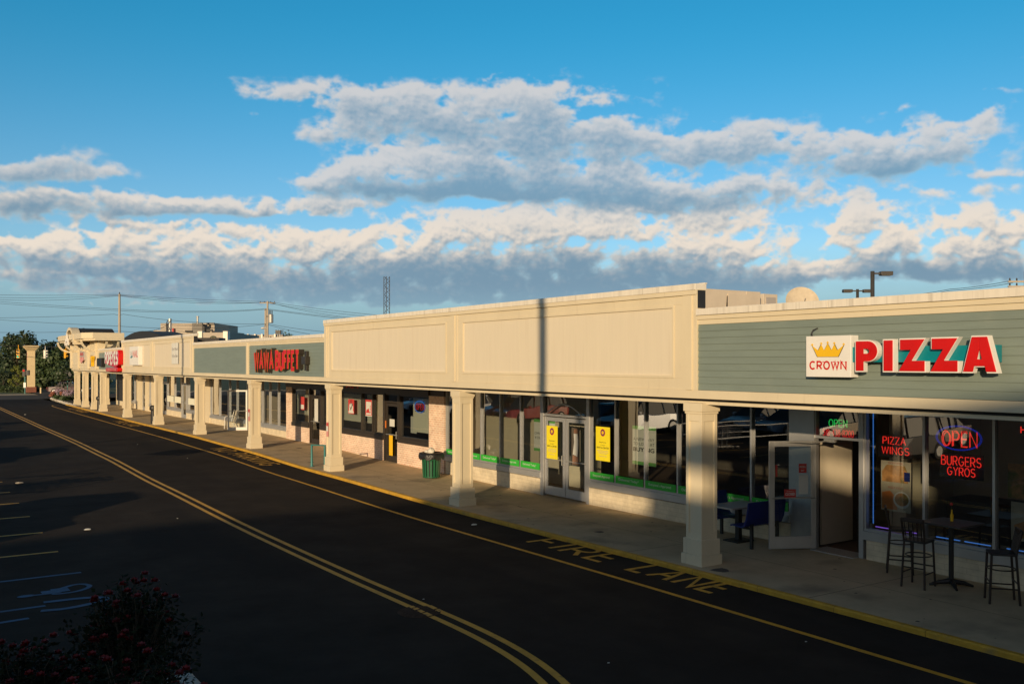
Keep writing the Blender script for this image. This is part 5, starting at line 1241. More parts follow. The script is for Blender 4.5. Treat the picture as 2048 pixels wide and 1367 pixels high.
wire('lowest overhead wire level with the arched roof', [W_(-60, 664, 150), W_(239, 662, 131), W_(330, 664, 131)], .1)
wire('service cable from the steel mast towards the arched roof', [W_(337, 648, 99), W_(290, 662, 96)], .2)
wire('upper wire rising to the pole at the right edge', [W_(1790, 592, 95), W_(1900, 578, 88), W_(2022, 561, 80)], .1)
wire('lower wire rising to the pole at the right edge', [W_(1800, 592, 95), W_(1900, 581, 88), W_(2026, 565, 80)], .1)
# lattice tower
b = far(773.5, 640, 250); tp = far(773.5, 553, 250); w = .78
t = thing('radio_tower', 'thin dark lattice tower rising behind the tall blank panel', 'tower', (b[0], b[1], 0))
mb = MB(); cor = [Vector((b[0] + s * CT * w - q * ST * w, b[1] - s * ST * w - q * CT * w, 0)) for s, q in ((-1, 0), (1, 0), (0, 1.2))]
H_ = tp[2]
for c in cor: mb.tube([c, c + Vector((0, 0, H_))], .09, 5)
mb.build('legs', M['dpole'], t)
mb = MB(); n = 22
for k in range(n):
    for i in range(3):
        a, c = cor[i], cor[(i + 1) % 3]; z0, z1 = H_ * k / n, H_ * (k + 1) / n
        if k % 2: a, c = c, a
        mb.tube([a + Vector((0, 0, z0)), c + Vector((0, 0, z1))], .05, 4)
mb.build('bracing', M['dpole'], t)
# buildings behind ------------------------------------------------------------
def blockat(mb, u0, u1, vt, d, depth=12, zb=-.3):
    """box whose front face is square to the view line at depth d"""
    a, b = far(u0, vt, d), far(u1, vt, d); A, B = Vector((a[0], a[1], 0)), Vector((b[0], b[1], 0)); n = Vector((ST, CT, 0)) * depth / 2
    mb.obox((A + B) / 2 + n + Vector((0, 0, (a[2] + zb) / 2)), (B - A) / 2, n, (0, 0, (a[2] - zb) / 2))
t = thing('office_block', 'grey beige flat roofed block with stepped upper storeys behind the strip', 'building', far(375, 700, 140))
mb = MB(); blockat(mb, 321, 401, 646, 140, 14); blockat(mb, 307, 430, 660, 146, 16); blockat(mb, 401, 429, 646, 141, 12); mb.build('wall', M['officewall'], t)
mb = MB(); blockat(mb, 384, 404, 645.5, 139.7, .4, far(390, 668, 140)[2]); blockat(mb, 412, 428, 645, 140.6, .4, far(390, 648, 140)[2]); mb.build('roof_edge', M['brown'], t)
for u0, u1, v0, v1, nm in ((413, 425, 658, 662, 'window'), (370, 385, 660, 664, 'window'), (404, 409, 648, 662, 'louvre')):
    mb = MB(); blockat(mb, u0, u1, v0, 139.6, .3, far(u0, v1, 139.6)[2]); mb.build(nm, M['dark'], t)
mb = MB(); blockat(mb, 344, 347, 656, 139.5, .3, far(345, 664, 139.5)[2]); mb.build('sign_panel', M['redp'], t)
mb = MB(); c = far(395, 647, 138); mb.tube([c, (c[0], c[1], c[2] + 1.0)], .16, 8); mb.lathe((c[0], c[1], c[2] + 1.0), [(.24, 0), (.24, .12)], 8); mb.build('flue', M['steel'], t)
t = thing('low_building', 'tan low building with white corner piers just behind the green siding', 'building', far(425, 700, 112))
mb = MB(); blockat(mb, 395, 455, 664.5, 112, 14); mb.build('wall', M['officewall'], t)
for u0, u1 in ((395, 404), (446, 455)):
    mb = MB(); blockat(mb, u0, u1, 662, 111.8, 1.0); mb.build('corner_pier', M['coping'], t)
t = thing('long_building', 'long low warehouse with pale roof piers far behind the siding', 'building', far(520, 700, 150))
mb = MB(); blockat(mb, 440, 566, 669, 150, 14); mb.build('wall', M['officewall'], t)
mb = MB(); blockat(mb, 465, 540, 672, 149.6, .5); mb.build('louvre_band', M['pole'], t)
mb = MB(); [blockat(mb, u, u + 3, 667.5, 149.5, .6) for u in (467, 480, 494, 508, 522, 548)]; mb.build('roof_pier', M['coping'], t)
c = far(557, 668, 145); t = thing('roof_fan', 'dark metal frame on the roof of the long warehouse', 'roof unit', c)
mb = MB(); mb.obox((c[0], c[1], c[2] + .3), Vector((CT, -ST, 0)) * .4, Vector((ST, CT, 0)) * .4, (0, 0, .3)); [mb.tube([(c[0] + dx, c[1], c[2] - .6), (c[0] + dx, c[1], c[2] + .7)], .06, 5) for dx in (-.4, 0, .4, .7)]; mb.build('frame', M['dpole'], t)
# arched roadside sign peeking over the roof
c = far(426, 678, 105); t = thing('arched_sign', 'small dark arched sign with a yellow mark behind the green siding', 'sign', (c[0], c[1], 0))
dv, nv = Vector((CT, -ST, 0)), Vector((ST, CT, 0))
mb = MB(); mb.prism([(.42 * math.cos(math.pi * k / 10), .40 * math.sin(math.pi * k / 10)) for k in range(11)] + [(-.42, -4.6), (.42, -4.6)][::1], 0, .2, lambda p, a: tuple(Vector(c) + dv * p[0] + nv * a + Vector((0, 0, p[1])))); mb.build('board', M['leafd'], t)
mb = MB(); [mb.prism([(o - .13, .02), (o - .08, .16), (o, .2), (o + .08, .16), (o + .13, .02)], -.02, -.005, lambda p, a: tuple(Vector(c) + dv * p[0] + nv * a + Vector((0, 0, p[1])))) for o in (-.14, .14)]; mb.build('emblem', M['gold'], t)
mb = MB(); blockat(mb, 386, 438, 675, 88, 2, 3.5); rb = mb.build('roof_curb', M['roofing'], strip)
# ================================================================== JUNCTION AT THE FAR END
c = far(62, 783, 113); yaw = Vector((CT, -ST, 0)); pn = Vector((ST, CT, 0))
t = thing('entrance_pylon', 'square stucco entrance pylon with a flared cap and brick base at the junction', 'pylon', (c[0], c[1], 0))
def sq(mb, w0, w1, z0, z1):
    V = []
    for w_, z in ((w0, z0), (w1, z1)):
        for a, b in ((-1, -1), (1, -1), (1, 1), (-1, 1)): V.append((c[0] + a * w_, c[1] + b * w_, z))
    mb.mesh(V, [(0, 3, 2, 1), (4, 5, 6, 7), (0, 1, 5, 4), (1, 2, 6, 5), (2, 3, 7, 6), (3, 0, 4, 7)])
mb = MB(); sq(mb, .40, .40, .7, 5.1); mb.build('shaft', M['pylon'], t)
mb = MB(); sq(mb, .42, .75, 5.1, 5.5); sq(mb, .8, .8, 5.5, 5.72); mb.build('cap', M['pylon'], t)
mb = MB(); sq(mb, .52, .52, 0, .7); mb.build('base', M['redbrick'], t)
mb = MB(); [mb.box(c[0] - .41, c[0] - .402, c[1] - .12, c[1] + .14, z, z + h) for z, h in ((4.1, .75), (3.75, .25), (2.8, .55), (3.45, .2))]; mb.build('lettering', M['pink'], t)
def signal(u, v, d, label, lit=None, ang=0., hangs=True, m='sigyel'):
    x, y, z = far(u, v, d); t = thing('traffic_signal', label, 'traffic signal', (x, y, z))
    dv = Vector((math.cos(-TH + ang), math.sin(-TH + ang), 0)); nv = Vector((-dv.y, dv.x, 0)); c = Vector((x, y, z)); up = Vector((0, 0, 1))
    mb = MB(); mb.obox(c, dv * .19, nv * .13, up * .5); mb.build('housing', M[m], t, bevel=.02)
    for k, cc in enumerate(('red', 'amber', 'green')):
        q = c + up * (.33 - .33 * k) - nv * .135
        mb = MB(); mb.mesh([q + dv * .12 * math.cos(a * .4189) + up * .12 * math.sin(a * .4189) for a in range(15)], [tuple(range(15))]); mb.build('lens', SIG[cc] if lit == cc else M['black'], t)
        mb = MB(); mb.mesh([q + (dv * .14 * math.cos(a) + up * .14 * math.sin(a)) - nv * o for o in (0, .2) for a in [math.pi * j / 8 for j in range(9)]], [(j, j + 1, j + 10, j + 9) for j in range(8)]); mb.build('visor', M[m], t)
    if hangs: mb = MB(); mb.tube([c + up * .5, c + up * 1.0], .04, 6); mb.build('hanger', M[m], t)
    return t
signal(37, 707, 105, 'yellow traffic signal with its green lamp lit hanging left of the pylon', 'green', 0)
signal(132, 707, 104, 'yellow traffic signal seen from the side hanging beside the corner pavilion', None, R(75))
signal(90.5, 708, 112, 'pale traffic signal seen from behind right of the pylon', None, R(90), True, 'coping')
wire('span wire carrying the traffic signals', [W_(-80, 688, 106), W_(37, 691, 105), W_(90, 693, 108), W_(132, 691, 104), W_(260, 686, 104)], .08, .03)
def post_signal(u, vb, vt, d, label, lit):
    x, y, z0 = far(u, vb, d); z1 = far(u, vt, d)[2]; t = thing('signal_post', label, 'signal post', (x, y, z0))
    mb = MB(); mb.tube([(x, y, z0 - .1), (x, y, z1)], .06, 8); mb.build('post', M['teal'], t)
    dv, nv = Vector((CT, -ST, 0)), Vector((ST, CT, 0)); c = Vector((x, y, z1))
    mb = MB(); mb.obox(c + dv * -.1, dv * .16, nv * .12, (0, 0, .45)); mb.build('housing', M['black'], t, bevel=.02)
    q = c - dv * .1 - nv * .13 + Vector((0, 0, .25)); mb = MB(); mb.mesh([q + dv * .13 * math.cos(a * .4189) + Vector((0, 0, .13 * math.sin(a * .4189))) for a in range(15)], [tuple(range(15))]); mb.build('lens', SIG['red'] if lit else M['dark'], t)
    mb = MB(); mb.obox(c + dv * .32, dv * .2, nv * .14, (0, 0, .3)); mb.build('housing', M['black'], t, bevel=.02)
    if lit: mb = MB(); mb.obox(c - Vector((0, 0, 1.45)) - nv * .08, dv * .14, nv * .01, (0, 0, .3)); mb.build('sign_plate', M['white'], t)
    return t
post_signal(50, 786, 745, 109, 'green post with a black signal showing red and a white plate', True)
post_signal(135, 781, 748, 104, 'green post with a dark signal head beside the corner pavilion', False)
x, y, z = far(81.5, 786, 109); z2 = far(81.5, 775, 109)[2]
mb = MB(); mb.tube([(x, y, z - .1), (x, y, z2), (x, y, z2 + .04)], [.09, .09, .05], 10); tag(mb.build('bollard', M['pylon'], origin=(x, y, z)), 'short tan bollard right of the brick pylon base', 'bollard')
# ------------------------------------------------------------------ trees and planting
def tree(name, label, x, y, z, h, r, n, m, seed, ls=.42, trunk=.3, cat='tree', group='trees beyond the junction', base=.25):
    rd = random.Random(seed); t = thing(name, label, cat, (x, y, z), group)
    tr = MB(); tr.tube([(x, y, z - .2), (x + rd.uniform(-.2, .2), y, z + h * .3), (x + rd.uniform(-.3, .3), y, z + h * .7)], [trunk, trunk * .7, trunk * .25], 8)
    cl = []; nc = 26
    for k in range(nc):
        a = rd.uniform(0, 6.283); q = rd.random() ** .6; s = rd.uniform(base, 1.0)
        prof = math.sin(math.pi * min(1, .12 + .9 * (s - base) / (1 - base))) ** .6
        c = Vector((x + math.cos(a) * r * q * prof, y + math.sin(a) * r * q * prof, z + h * s * .95)); cl.append((c, r * rd.uniform(.22, .42)))
        if k % 3 == 0: tr.tube([(x, y, z + h * .25 + (c.z - z) * .2), ((x + c.x) / 2, (y + c.y) / 2, (z + h * .3 + c.z) / 2), c], [trunk * .35, trunk * .2, trunk * .08], 5)
    lf = MB()
    for k in range(n):
        c, q = cl[k % nc]; d = Vector((rd.gauss(0, 1), rd.gauss(0, 1), rd.gauss(0, .8))).normalized() * q * rd.uniform(.35, 1.05) ** .7
        p = c + d; nn = (d.normalized() + Vector((rd.gauss(0, .5), rd.gauss(0, .5), rd.gauss(.3, .5)))).normalized()
        e1 = nn.orthogonal().normalized(); e2 = nn.cross(e1); s = ls * rd.uniform(.6, 1.2); rot = rd.uniform(0, 6.28); e1, e2 = e1 * math.cos(rot) + e2 * math.sin(rot), e2 * math.cos(rot) - e1 * math.sin(rot)
        lf.mesh([p - e1 * s * .5, p + e2 * s * .32, p + e1 * s * .5, p - e2 * s * .32], [(0, 1, 2, 3)])
    lf.build('crown', M[m], t); tr.build('trunk', M['bark'], t); return t
TR = [(-45, 680, 150, 4.6, 'm', 'dark tree cut by the left edge of the view'), (8, 672, 165, 4.5, 'd', 'dark tree behind the left hand signal'), (34, 660, 140, 3.6, 'd', 'tallest dark tree with a loose crown left of the pylon'), (58, 659, 138, 3.8, 'd', 'tall dark tree directly behind the pylon cap'), (78, 668, 150, 4.2, 'd', 'dark tree right behind the pylon'), (104, 676, 142, 4.0, 'd', 'rounded dark tree in the gap between pylon and pavilion'), (128, 676, 150, 4.5, 'm', 'dark tree behind the side facing signal'), (92, 705, 130, 3.4, 'm', 'lower green tree overhanging the entrance road'), (118, 700, 128, 3.6, 'm', 'lower green tree next to the pavilion corner'), (20, 700, 150, 4.6, 'd', 'broad low dark tree behind the yellow shrub'), (150, 680, 165, 5, 'd', 'dark tree mostly hidden by the pavilion'), (66, 700, 170, 4.4, 'd', 'dark tree deep behind the entrance road')]
for i, (u, v, d, r, m, lab) in enumerate(TR):
    x, y, zt = far(u, v, d); tree('broadleaf_tree', lab, x, y, 0, zt - .6, r, 2600, 'leaf' + m, 20 + i, .5, .3, base=.12)
x, y, zt = far(576, 664, 150); tree('broadleaf_tree', 'small green tree top showing above the siding roof right of the warehouse', x, y, 0, zt, 2.4, 900, 'leafm', 77, .4)
x, y, zt = far(34, 732, 116); tree('yellow_shrub', 'tall yellow green shrub left of the pylon', x, y, 0, zt, 1.15, 1600, 'leafy', 40, .22, .08, 'shrub', 'shrubs at the junction', .05)
x, y, zt = far(8, 740, 118); tree('dark_shrub', 'dark brownish shrub at the left edge beside the yellow one', x, y, 0, zt, 1.6, 1500, 'leafd', 41, .25, .08, 'shrub', 'shrubs at the junction', .05)
x, y, zt = far(52, 752, 117); tree('dark_shrub', 'dark shrub between the yellow shrub and the pylon', x, y, 0, zt, 1.0, 900, 'leafd', 42, .22, .06, 'shrub', 'shrubs at the junction', .05)
for i, u in enumerate((8, 22, 36, 50, 66, 76)):
    x, y, zt = far(u, 773, 114); tree('low_hedge', ['first', 'second', 'third', 'fourth', 'fifth', 'sixth'][i] + ' clump from the left of the low hedge below the pylon', x, y, 0, max(zt, .55), .62, 500, 'leafm', 50 + i, .16, .04, 'hedge', 'low hedge clumps at the junction', .02)
bd = random.Random(9)
for i, (u, v, hh, m, lab) in enumerate(((112, 797, .75, 'rosef', 'pink flowering clump at the left of the corner bed'), (118, 796, .95, 'lav', 'pale lavender clump in the corner bed'), (125, 797, 1.0, 'lav', 'taller lavender clump in the middle of the corner bed'), (132, 798, .9, 'rosef', 'pink flowering clump behind the lavender'), (139, 800, 1.0, 'lav', 'lavender clump close to the pavilion columns'), (146, 802, .95, 'lav', 'lavender clump touching the first pavilion column'), (121, 800, .5, 'leafm', 'low green clump at the front of the corner bed'), (134, 803, .55, 'leafm', 'low green clump beside the corner columns'))):
    d = F * (EYE - .1) / (v - 724); x, y, z = far(u, v, d); t = thing('flower_clump', lab, 'flowers', (x, y, z), 'flowering clumps in the corner bed')
    st, bl = MB(), MB()
    for k in range(160):
        a = bd.uniform(0, 6.28); q = .5 * bd.random() ** .5; e = Vector((x + math.cos(a) * q * 1.2, y + math.sin(a) * q * 1.2, z + hh * bd.uniform(.5, 1.0) * (1 - q * .4))); b = Vector((x + math.cos(a) * q * .4, y + math.sin(a) * q * .4, z))
        leafmesh(st, b.lerp(e, .4), e - b, (math.cos(a), math.sin(a), .3), hh * .5, .09)
        leafmesh(bl, e - Vector((0, 0, .12)), (bd.gauss(0, .3), bd.gauss(0, .3), 1), (math.cos(a + 1), math.sin(a + 1), 0), .24, .1)
    st.build('foliage', M['leafm'], t); bl.build('bloom', M[m], t)
mb = MB(); bp = [gnd(u, v, .05) for u, v in ((103, 797), (120, 803), (140, 808), (152, 813), (156, 806), (120, 790), (106, 792))]
mb.prism(bp, -.2, .06, lambda p, a: (p[0], p[1], a)); tag(mb.build('flower_bed', M['soil']), kind='structure')
er = random.Random(3)
for i in range(15):
    s = i / 14; u = 104 + 48 * s; v = 797.5 + 15.5 * s; x, y = gnd(u, v, .05); mb = MB(); lump(mb, (x, y, .08), .2, i, 8, (1, 1.2, .6)); o = mb.build('edging_stone', M['stone'], origin=(x, y, 0)); tag(o, 'pale rounded edging stone along the corner flower bed', 'stone', 'edging stones of the corner bed')
tree('broadleaf_tree', 'dark tree seen under the walkway beyond the far columns', 17.5, 112, 0, 7, 3.2, 1800, 'leafd', 91, .4, .25, base=.05)
# distant cars
for u, v, d, k, p, lab in ((140, 781, 108, 'sedan', 'mar', 'maroon sedan waiting behind the corner flower bed'), (112, 764, 165, 'suv', 'sil', 'silver car parked far down the entrance road'), (98, 763, 170, 'sedan', 'dk', 'dark car parked far down the entrance road under the trees'), (84, 763, 172, 'suv', 'dk', 'dark van left of the parked cars under the trees'), (128, 762, 160, 'sedan', 'wh', 'white car half hidden by the pavilion corner')):
    if (k, p) not in protos: o = protos[k, p] = car(k, PA[p], 'parked_car', '')
    else: o = copy_tree(protos[k, p])
    x, y, z = far(u, v, d); o.location = (x, y, 0.0); o.rotation_euler.z = R(-20 if d < 120 else 60); o['label'] = lab; o['group'] = 'cars beyond the junction'
t = thing('distant_house', 'low pale building half hidden by shrubs at the left edge', 'building', far(15, 760, 150))
mb = MB(); blockat(mb, -40, 40, 730, 150, 8, -.2); mb.build('wall', M['officewall'], t); mb = MB(); blockat(mb, -44, 42, 727.5, 149.6, 9, far(0, 730, 150)[2]); mb.build('roof', M['coping'], t)
# ================================================================== SKY AND LIGHT
SUN_EL = R(10.0); SDIR = Vector((math.cos(R(40)) * math.cos(SUN_EL), math.sin(R(40)) * math.cos(SUN_EL), -math.sin(SUN_EL)))   # travel direction of light
sd = bpy.data.lights.new('sun', 'SUN'); sd.energy = 4.3; sd.angle = R(.53); sd.color = (1., .76, .47)
so = bpy.data.objects.new('sun', sd); COL.objects.link(so); so.rotation_euler = SDIR.to_track_quat('-Z', 'Y').to_euler(); so.location = (-30, -20, 40)
w = bpy.data.worlds.new('World'); scn.world = w; w.use_nodes = True
N, L = w.node_tree.nodes, w.node_tree.links
for n in list(N): N.remove(n)
out = N.new('ShaderNodeOutputWorld'); bg = N.new('ShaderNodeBackground'); bg.inputs[1].default_value = .1; L.new(bg.outputs[0], out.inputs[0])
sky = N.new('ShaderNodeTexSky'); sky.sky_type = 'NISHITA'; sky.sun_disc = False; sky.sun_elevation = SUN_EL
to_sun = -SDIR; sky.sun_rotation = math.atan2(to_sun.x, to_sun.y); sky.air_density = 1.0; sky.dust_density = .3; sky.ozone_density = 2.0
def math_(op, a, b=None, c=None):
    n = N.new('ShaderNodeMath'); n.operation = op
    for i, v in enumerate((a, b, c)):
        if v is None: continue
        if isinstance(v, (int, float)): n.inputs[i].default_value = v
        else: L.new(v, n.inputs[i])
    return n.outputs[0]
tc = N.new('ShaderNodeTexCoord'); sep = N.new('ShaderNodeSeparateXYZ'); L.new(tc.outputs['Generated'], sep.inputs[0])
X_, Y_, Z_ = sep.outputs
xr = math_('SUBTRACT', math_('MULTIPLY', X_, CT), math_('MULTIPLY', Y_, ST)); yr = math_('ADD', math_('MULTIPLY', X_, ST), math_('MULTIPLY', Y_, CT))
AZ = math_('ARCTAN2', xr, yr); EL = math_('ARCSINE', Z_)
BL = [(600, 188, 90, 20, .6, -.05, .3), (760, 200, 190, 38, .8, -.03, .3), (900, 225, 210, 50, .95, 0, .1), (700, 270, 110, 30, .75, .1, .2), (1040, 215, 200, 50, .9, .05, .3), (1060, 275, 260, 40, .85, 0, -.5), (1260, 285, 260, 40, .9, .03, .2), (1450, 300, 240, 38, .85, .03, .1), (1780, 285, 170, 42, 1.05, .03, .5), (1800, 325, 170, 30, .9, 0, -.5),
      (660, 350, 120, 32, 1.0, .1, .7), (850, 325, 150, 36, 1.05, .12, .8), (830, 372, 190, 24, 1.0, .05, -.9), (1010, 345, 150, 42, 1.0, -.05, -.2), (1080, 388, 220, 26, 1.0, -.02, -1.), (1220, 360, 150, 32, .85, -.05, .1), (1300, 400, 210, 30, .95, -.05, -.7), (1480, 380, 170, 28, .8, -.1, .2), (1850, 385, 200, 15, .5, 0, .1), (1640, 376, 110, 16, .45, 0, 0),
      (30, 402, 190, 34, 1.15, 0, -.5), (190, 398, 120, 24, 1.0, 0, -.4), (400, 402, 200, 22, .9, -.03, .3), (450, 425, 180, 14, .8, -.02, -.7), (650, 408, 150, 16, .65, 0, .3), (30, 328, 150, 30, 1.0, .1, -.5), (190, 345, 80, 13, .75, .1, 0), (280, 444, 200, 16, .7, 0, .1),
      (40, 495, 130, 26, .85, 0, .5), (190, 490, 130, 28, .95, -.05, .6), (330, 485, 130, 32, 1., 0, .6), (250, 530, 260, 24, .95, 0, -.7), (480, 490, 130, 42, 1.0, .1, .5), (560, 550, 220, 36, 1.05, 0, -.9), (680, 485, 110, 46, 1.0, .1, .7), (850, 465, 110, 44, 1.1, .15, .9), (830, 540, 210, 46, 1.05, 0, -.8), (1030, 455, 130, 40, 1.1, 0, .9), (1050, 540, 220, 52, 1.1, 0, -.9), (1210, 450, 130, 38, 1.1, -.05, .8), (1440, 495, 120, 38, 1.0, -.2, .9), (1290, 550, 250, 46, 1.1, 0, -1.), (1480, 560, 130, 28, .95, 0, -.8), (1120, 420, 130, 14, .6, 0, .4), (430, 580, 220, 24, .9, 0, -.6), (720, 590, 300, 26, 1.0, 0, -.7), (1080, 588, 320, 34, 1.05, 0, -.8), (250, 562, 250, 26, .9, 0, -.6), (1470, 440, 120, 24, .9, -.1, .8),
      (1700, 440, 75, 42, 1.15, .1, .9), (1760, 490, 90, 36, 1.05, -.2, .6), (1740, 535, 140, 34, 1.05, 0, -.8), (1660, 545, 60, 22, .9, 0, .7), (1950, 445, 105, 42, 1.15, 0, .9), (1990, 490, 110, 36, 1.1, 0, .3), (1960, 540, 160, 28, 1.0, 0, -.9), (1600, 480, 40, 22, .3, 0, .5),
      (1985, 343, 70, 12, .65, 0, .3), (1965, 228, 70, 12, .6, .2, .4), (965, 152, 34, 7, .45, 0, .4), (1050, 155, 28, 9, .55, 0, .5), (250, 585, 160, 10, .45, 0, .3), (2015, 180, 40, 9, .5, 0, .4), (1775, 213, 40, 7, .45, 0, .4), (530, 228, 24, 7, .4, 0, .3), (140, 552, 130, 10, .5, 0, .2), (2000, 120, 60, 6, .25, 0, .3), (520, 545, 26, 22, .35, 0, 1.6), (300, 610, 300, 9, .3, 0, .4),
      (600, 440, 150, 12, -.8, 0, 0), (960, 410, 90, 12, -.7, 0, 0), (1640, 470, 28, 40, -.9, 0, 0), (1850, 500, 26, 50, -.7, .1, 0), (500, 330, 120, 40, -.9, 0, 0), (1560, 440, 60, 14, -.5, 0, 0), (1250, 425, 60, 8, -.5, 0, 0), (1330, 255, 150, 14, -.5, 0, 0), (560, 260, 60, 30, -.4, 0, 0)]
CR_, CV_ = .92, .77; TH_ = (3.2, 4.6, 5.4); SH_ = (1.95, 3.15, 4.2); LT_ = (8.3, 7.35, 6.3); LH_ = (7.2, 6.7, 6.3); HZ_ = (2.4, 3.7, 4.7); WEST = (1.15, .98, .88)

def vmath(op, a, b=None):
    n = N.new('ShaderNodeVectorMath'); n.operation = op
    for i, v in enumerate((a, b)):
        if v is None: continue
        if isinstance(v, tuple): n.inputs[i].default_value = v
        else: L.new(v, n.inputs[i])
    return n
def mrange(v, a, b, c=0., d=1.):
    n = N.new('ShaderNodeMapRange'); n.interpolation_type = 'SMOOTHSTEP'; L.new(v, n.inputs[0])
    for i, q in enumerate((a, b, c, d)): n.inputs[1 + i].default_value = q
    return n.outputs[0]
def mixc(f, a, b, blend='MIX'):
    n = N.new('ShaderNodeMix'); n.data_type = 'RGBA'; n.blend_type = blend
    if isinstance(f, float): n.inputs[0].default_value = f
    else: L.new(f, n.inputs[0])
    for i, q in ((6, a), (7, b)):
        if isinstance(q, tuple): n.inputs[i].default_value = (*q, 1)
        else: L.new(q, n.inputs[i])
    return n.outputs[2]
# clear sky: deeper blue high up and away from the sun, pale and warm on the sunset side
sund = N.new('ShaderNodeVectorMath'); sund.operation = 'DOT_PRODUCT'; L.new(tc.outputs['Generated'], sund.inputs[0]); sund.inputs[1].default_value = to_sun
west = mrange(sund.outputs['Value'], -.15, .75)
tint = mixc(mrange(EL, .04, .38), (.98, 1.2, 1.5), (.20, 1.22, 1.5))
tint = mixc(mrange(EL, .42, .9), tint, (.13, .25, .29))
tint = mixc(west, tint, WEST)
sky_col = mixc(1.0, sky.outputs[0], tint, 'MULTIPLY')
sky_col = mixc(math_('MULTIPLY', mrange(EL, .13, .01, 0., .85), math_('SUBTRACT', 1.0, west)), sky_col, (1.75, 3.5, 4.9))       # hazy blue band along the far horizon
# clouds: a procedural cloud map worked out here in direction space (azimuth, elevation) and laid on the sky
import numpy as np
CW, CH = 3072, 620; A0, A1, E0, E1 = -1.3, 1.3, -.02, .50
ga = np.linspace(A0, A1, CW, dtype=np.float32)[None, :].repeat(CH, 0); ge_ = np.linspace(E0, E1, CH, dtype=np.float32)[:, None].repeat(CW, 1)
def perlin(x, y, seed):
    xi = np.floor(x).astype(np.int64); yi = np.floor(y).astype(np.int64); xf = x - xi; yf = y - yi
    u = xf * xf * xf * (xf * (xf * 6 - 15) + 10); v = yf * yf * yf * (yf * (yf * 6 - 15) + 10)
    def gr(ix, iy, dx, dy):
        h = (ix * 374761393 + iy * 668265263 + seed * 1274126177) & 0x7fffffff; h = ((h ^ (h >> 13)) * 1274126177) & 0x7fffffff; h ^= h >> 16
        an = (h & 1023).astype(np.float32) * np.float32(2 * math.pi / 1024); return np.cos(an) * dx + np.sin(an) * dy
    n00, n10 = gr(xi, yi, xf, yf), gr(xi + 1, yi, xf - 1, yf); n01, n11 = gr(xi, yi + 1, xf, yf - 1), gr(xi + 1, yi + 1, xf - 1, yf - 1)
    a_ = n00 + u * (n10 - n00); b_ = n01 + u * (n11 - n01); return (a_ + v * (b_ - a_)) * 1.5
def fbm(x, y, n, seed, rough=.55, billow=False):
    t, amp, tot = 0, 1., 0.
    for k in range(n):
        q = perlin(x * 2.03 ** k + 17.3 * k, y * 2.03 ** k + 9.1 * k, seed + k); t = t + amp * (np.abs(q) * 2.2 - .55 if billow else q); tot += amp; amp *= rough
    return (t / tot).astype(np.float32)
w1, w2 = fbm(ga * 9, ge_ * 15, 3, 1), fbm(ga * 9, ge_ * 15, 3, 50)
wa_, we_ = ga + w1 * .034, ge_ + w2 * .012
f1, f2 = fbm(ga * 45, ge_ * 60, 3, 70), fbm(ga * 45, ge_ * 60, 3, 80)
wa_ += f1 * .0028; we_ += f2 * .0022
cov = np.zeros_like(ga); ton = np.zeros_like(ga)
for u, v, ru, rv, wt, rot, tone in BL:
    a = math.atan((u - 1024) / F); e = math.atan((724 - v) / F * math.cos(a)); sa, se = ru / F * math.cos(a) * CR_, rv / F * math.cos(a) * CV_
    dx, dy = wa_ - a, we_ - e; c_, s_ = math.cos(rot), math.sin(rot); px, py = (dx * c_ + dy * s_) / sa, (-dx * s_ + dy * c_) / se
    g_ = wt * np.exp(-.9 * (px * px + py * py)); cov += g_; ton += np.abs(g_) * (tone + .45 * np.clip(py, -1.5, 1.5))
ton /= (np.abs(cov) + .12)
sstep = lambda x, p, q: np.clip((x - p) / (q - p), 0, 1) ** 2 * (3 - 2 * np.clip((x - p) / (q - p), 0, 1))
high = sstep(ge_, .125, .20)
xa, xe = ga + w1 * .008 + f1 * .0012, ge_ + w2 * .004 + f2 * .0012
nA = fbm(xa * 22, xe * 44, 7, 11, .55); bl = .62 - fbm(xa * 34, xe * 44, 5, 31, .5, True) * .9 - .62; fine = fbm(xa * 95, xe * 120, 4, 91, .6)
msk = np.clip(cov * 1.5 + .18, 0, 1) * np.clip(.9 + .45 * ton, .62, 1)
dens = np.minimum(cov, 1.05) + .12 * sstep(-ton, .2, .8) * sstep(cov, .2, .6) + (nA * (1.15 + .5 * high) + bl * (1.15 - .75 * high) + fine * .3) * msk
al = sstep(dens, .16, .80) * (1 - .18 * high)
# light comes from behind and above: cloud matter overhead shades what lies beneath it
body = np.clip(dens - .25, 0, 1.2); od = np.zeros_like(body); 
for k, wgt in ((2, .6), (5, .8), (9, 1.), (14, 1.), (20, .9), (28, .8)):
    sh = np.roll(np.roll(body, -k, 0), k // 3, 1); sh[-k:] = 0; od += sh * wgt
lightv = np.exp(-od * .42)
relief = body - np.roll(np.roll(body, -4, 0), 2, 1)
L_ = np.clip(.36 + .52 * lightv + .36 * relief * (1 - .3 * high) * np.clip(ton + 1., .25, 1) + .42 * ton + .22 * fine + .16 * bl * (1 - high) * np.clip(ton + .8, .1, 1), 0, 1)
L_ = sstep(L_, .05, 1.0)[..., None]; th = sstep(dens, .4, 1.1)[..., None]; hi = high[..., None]
c3 = lambda c: np.array(c, dtype=np.float32)[None, None, :]
shade = c3(TH_) * (1 - th) + c3(SH_) * th; bright = c3(LT_) * (1 - hi) + c3(LH_) * hi
rgb = shade + (bright - shade) * L_
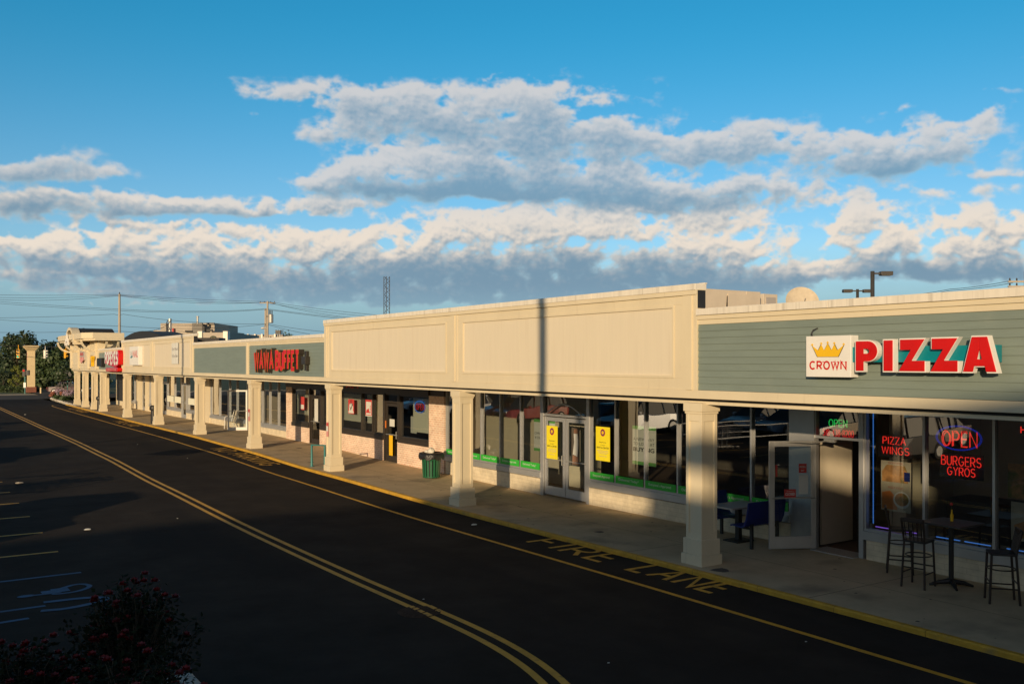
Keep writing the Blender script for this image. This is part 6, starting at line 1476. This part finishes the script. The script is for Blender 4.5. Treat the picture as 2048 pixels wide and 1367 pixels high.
hz_ = sstep(-ge_, -.10, -.02)[..., None] * .85; rgb = rgb * (1 - hz_) + c3(HZ_) * hz_
veil = (.5 + .5 * fbm(ga * 14, ge_ * 60, 4, 140)) * sstep(ge_, .01, .03) * sstep(-ge_, -.125, -.05) * .42
rgb = np.where((al < veil)[..., None], c3((2.3, 3.5, 4.5)), rgb); al = np.maximum(al, veil)
al = al * (.55 + .45 * sstep(ge_, .035, .085)) * sstep(ge_, .0, .03) * sstep(1.3 - np.abs(ga), 0, .25)
px4 = np.concatenate([rgb, al[..., None]], -1).astype(np.float32)
im = bpy.data.images.new('cloud_map', CW, CH, alpha=True, float_buffer=True); im.colorspace_settings.name = 'Non-Color'; im.alpha_mode = 'CHANNEL_PACKED'
im.pixels.foreach_set(px4.ravel()); im.update(); im.pack()
ti = N.new('ShaderNodeTexImage'); ti.image = im; ti.extension = 'CLIP'; ti.interpolation = 'Cubic'
uv = N.new('ShaderNodeCombineXYZ'); L.new(math_('DIVIDE', math_('SUBTRACT', AZ, A0), A1 - A0), uv.inputs[0]); L.new(math_('DIVIDE', math_('SUBTRACT', EL, E0), E1 - E0), uv.inputs[1])
L.new(uv.outputs[0], ti.inputs[0])
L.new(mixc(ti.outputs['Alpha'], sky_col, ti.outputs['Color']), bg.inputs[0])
w.cycles.sampling_method = 'NONE'
# ================================================================== CAMERA
cd = bpy.data.cameras.new('camera'); co = bpy.data.objects.new('camera', cd); COL.objects.link(co); scn.camera = co
cd.sensor_width = 36; cd.lens = F / 2048 * 36; cd.shift_y = (724 - 683.5) / 2048; cd.clip_end = 5000; cd.clip_start = .1
co.location = (0, 0, EYE); co.rotation_euler = (R(90), 0, -TH)
vs = scn.view_settings; vs.view_transform = 'Standard'; vs.look = 'None'; vs.exposure = 0; vs.gamma = 1
scn.cycles.max_bounces = 8; scn.cycles.transparent_max_bounces = 16; scn.cycles.caustics_reflective = False; scn.cycles.caustics_refractive = False
scn.cycles.use_denoising = True; scn.cycles.sample_clamp_indirect = 6
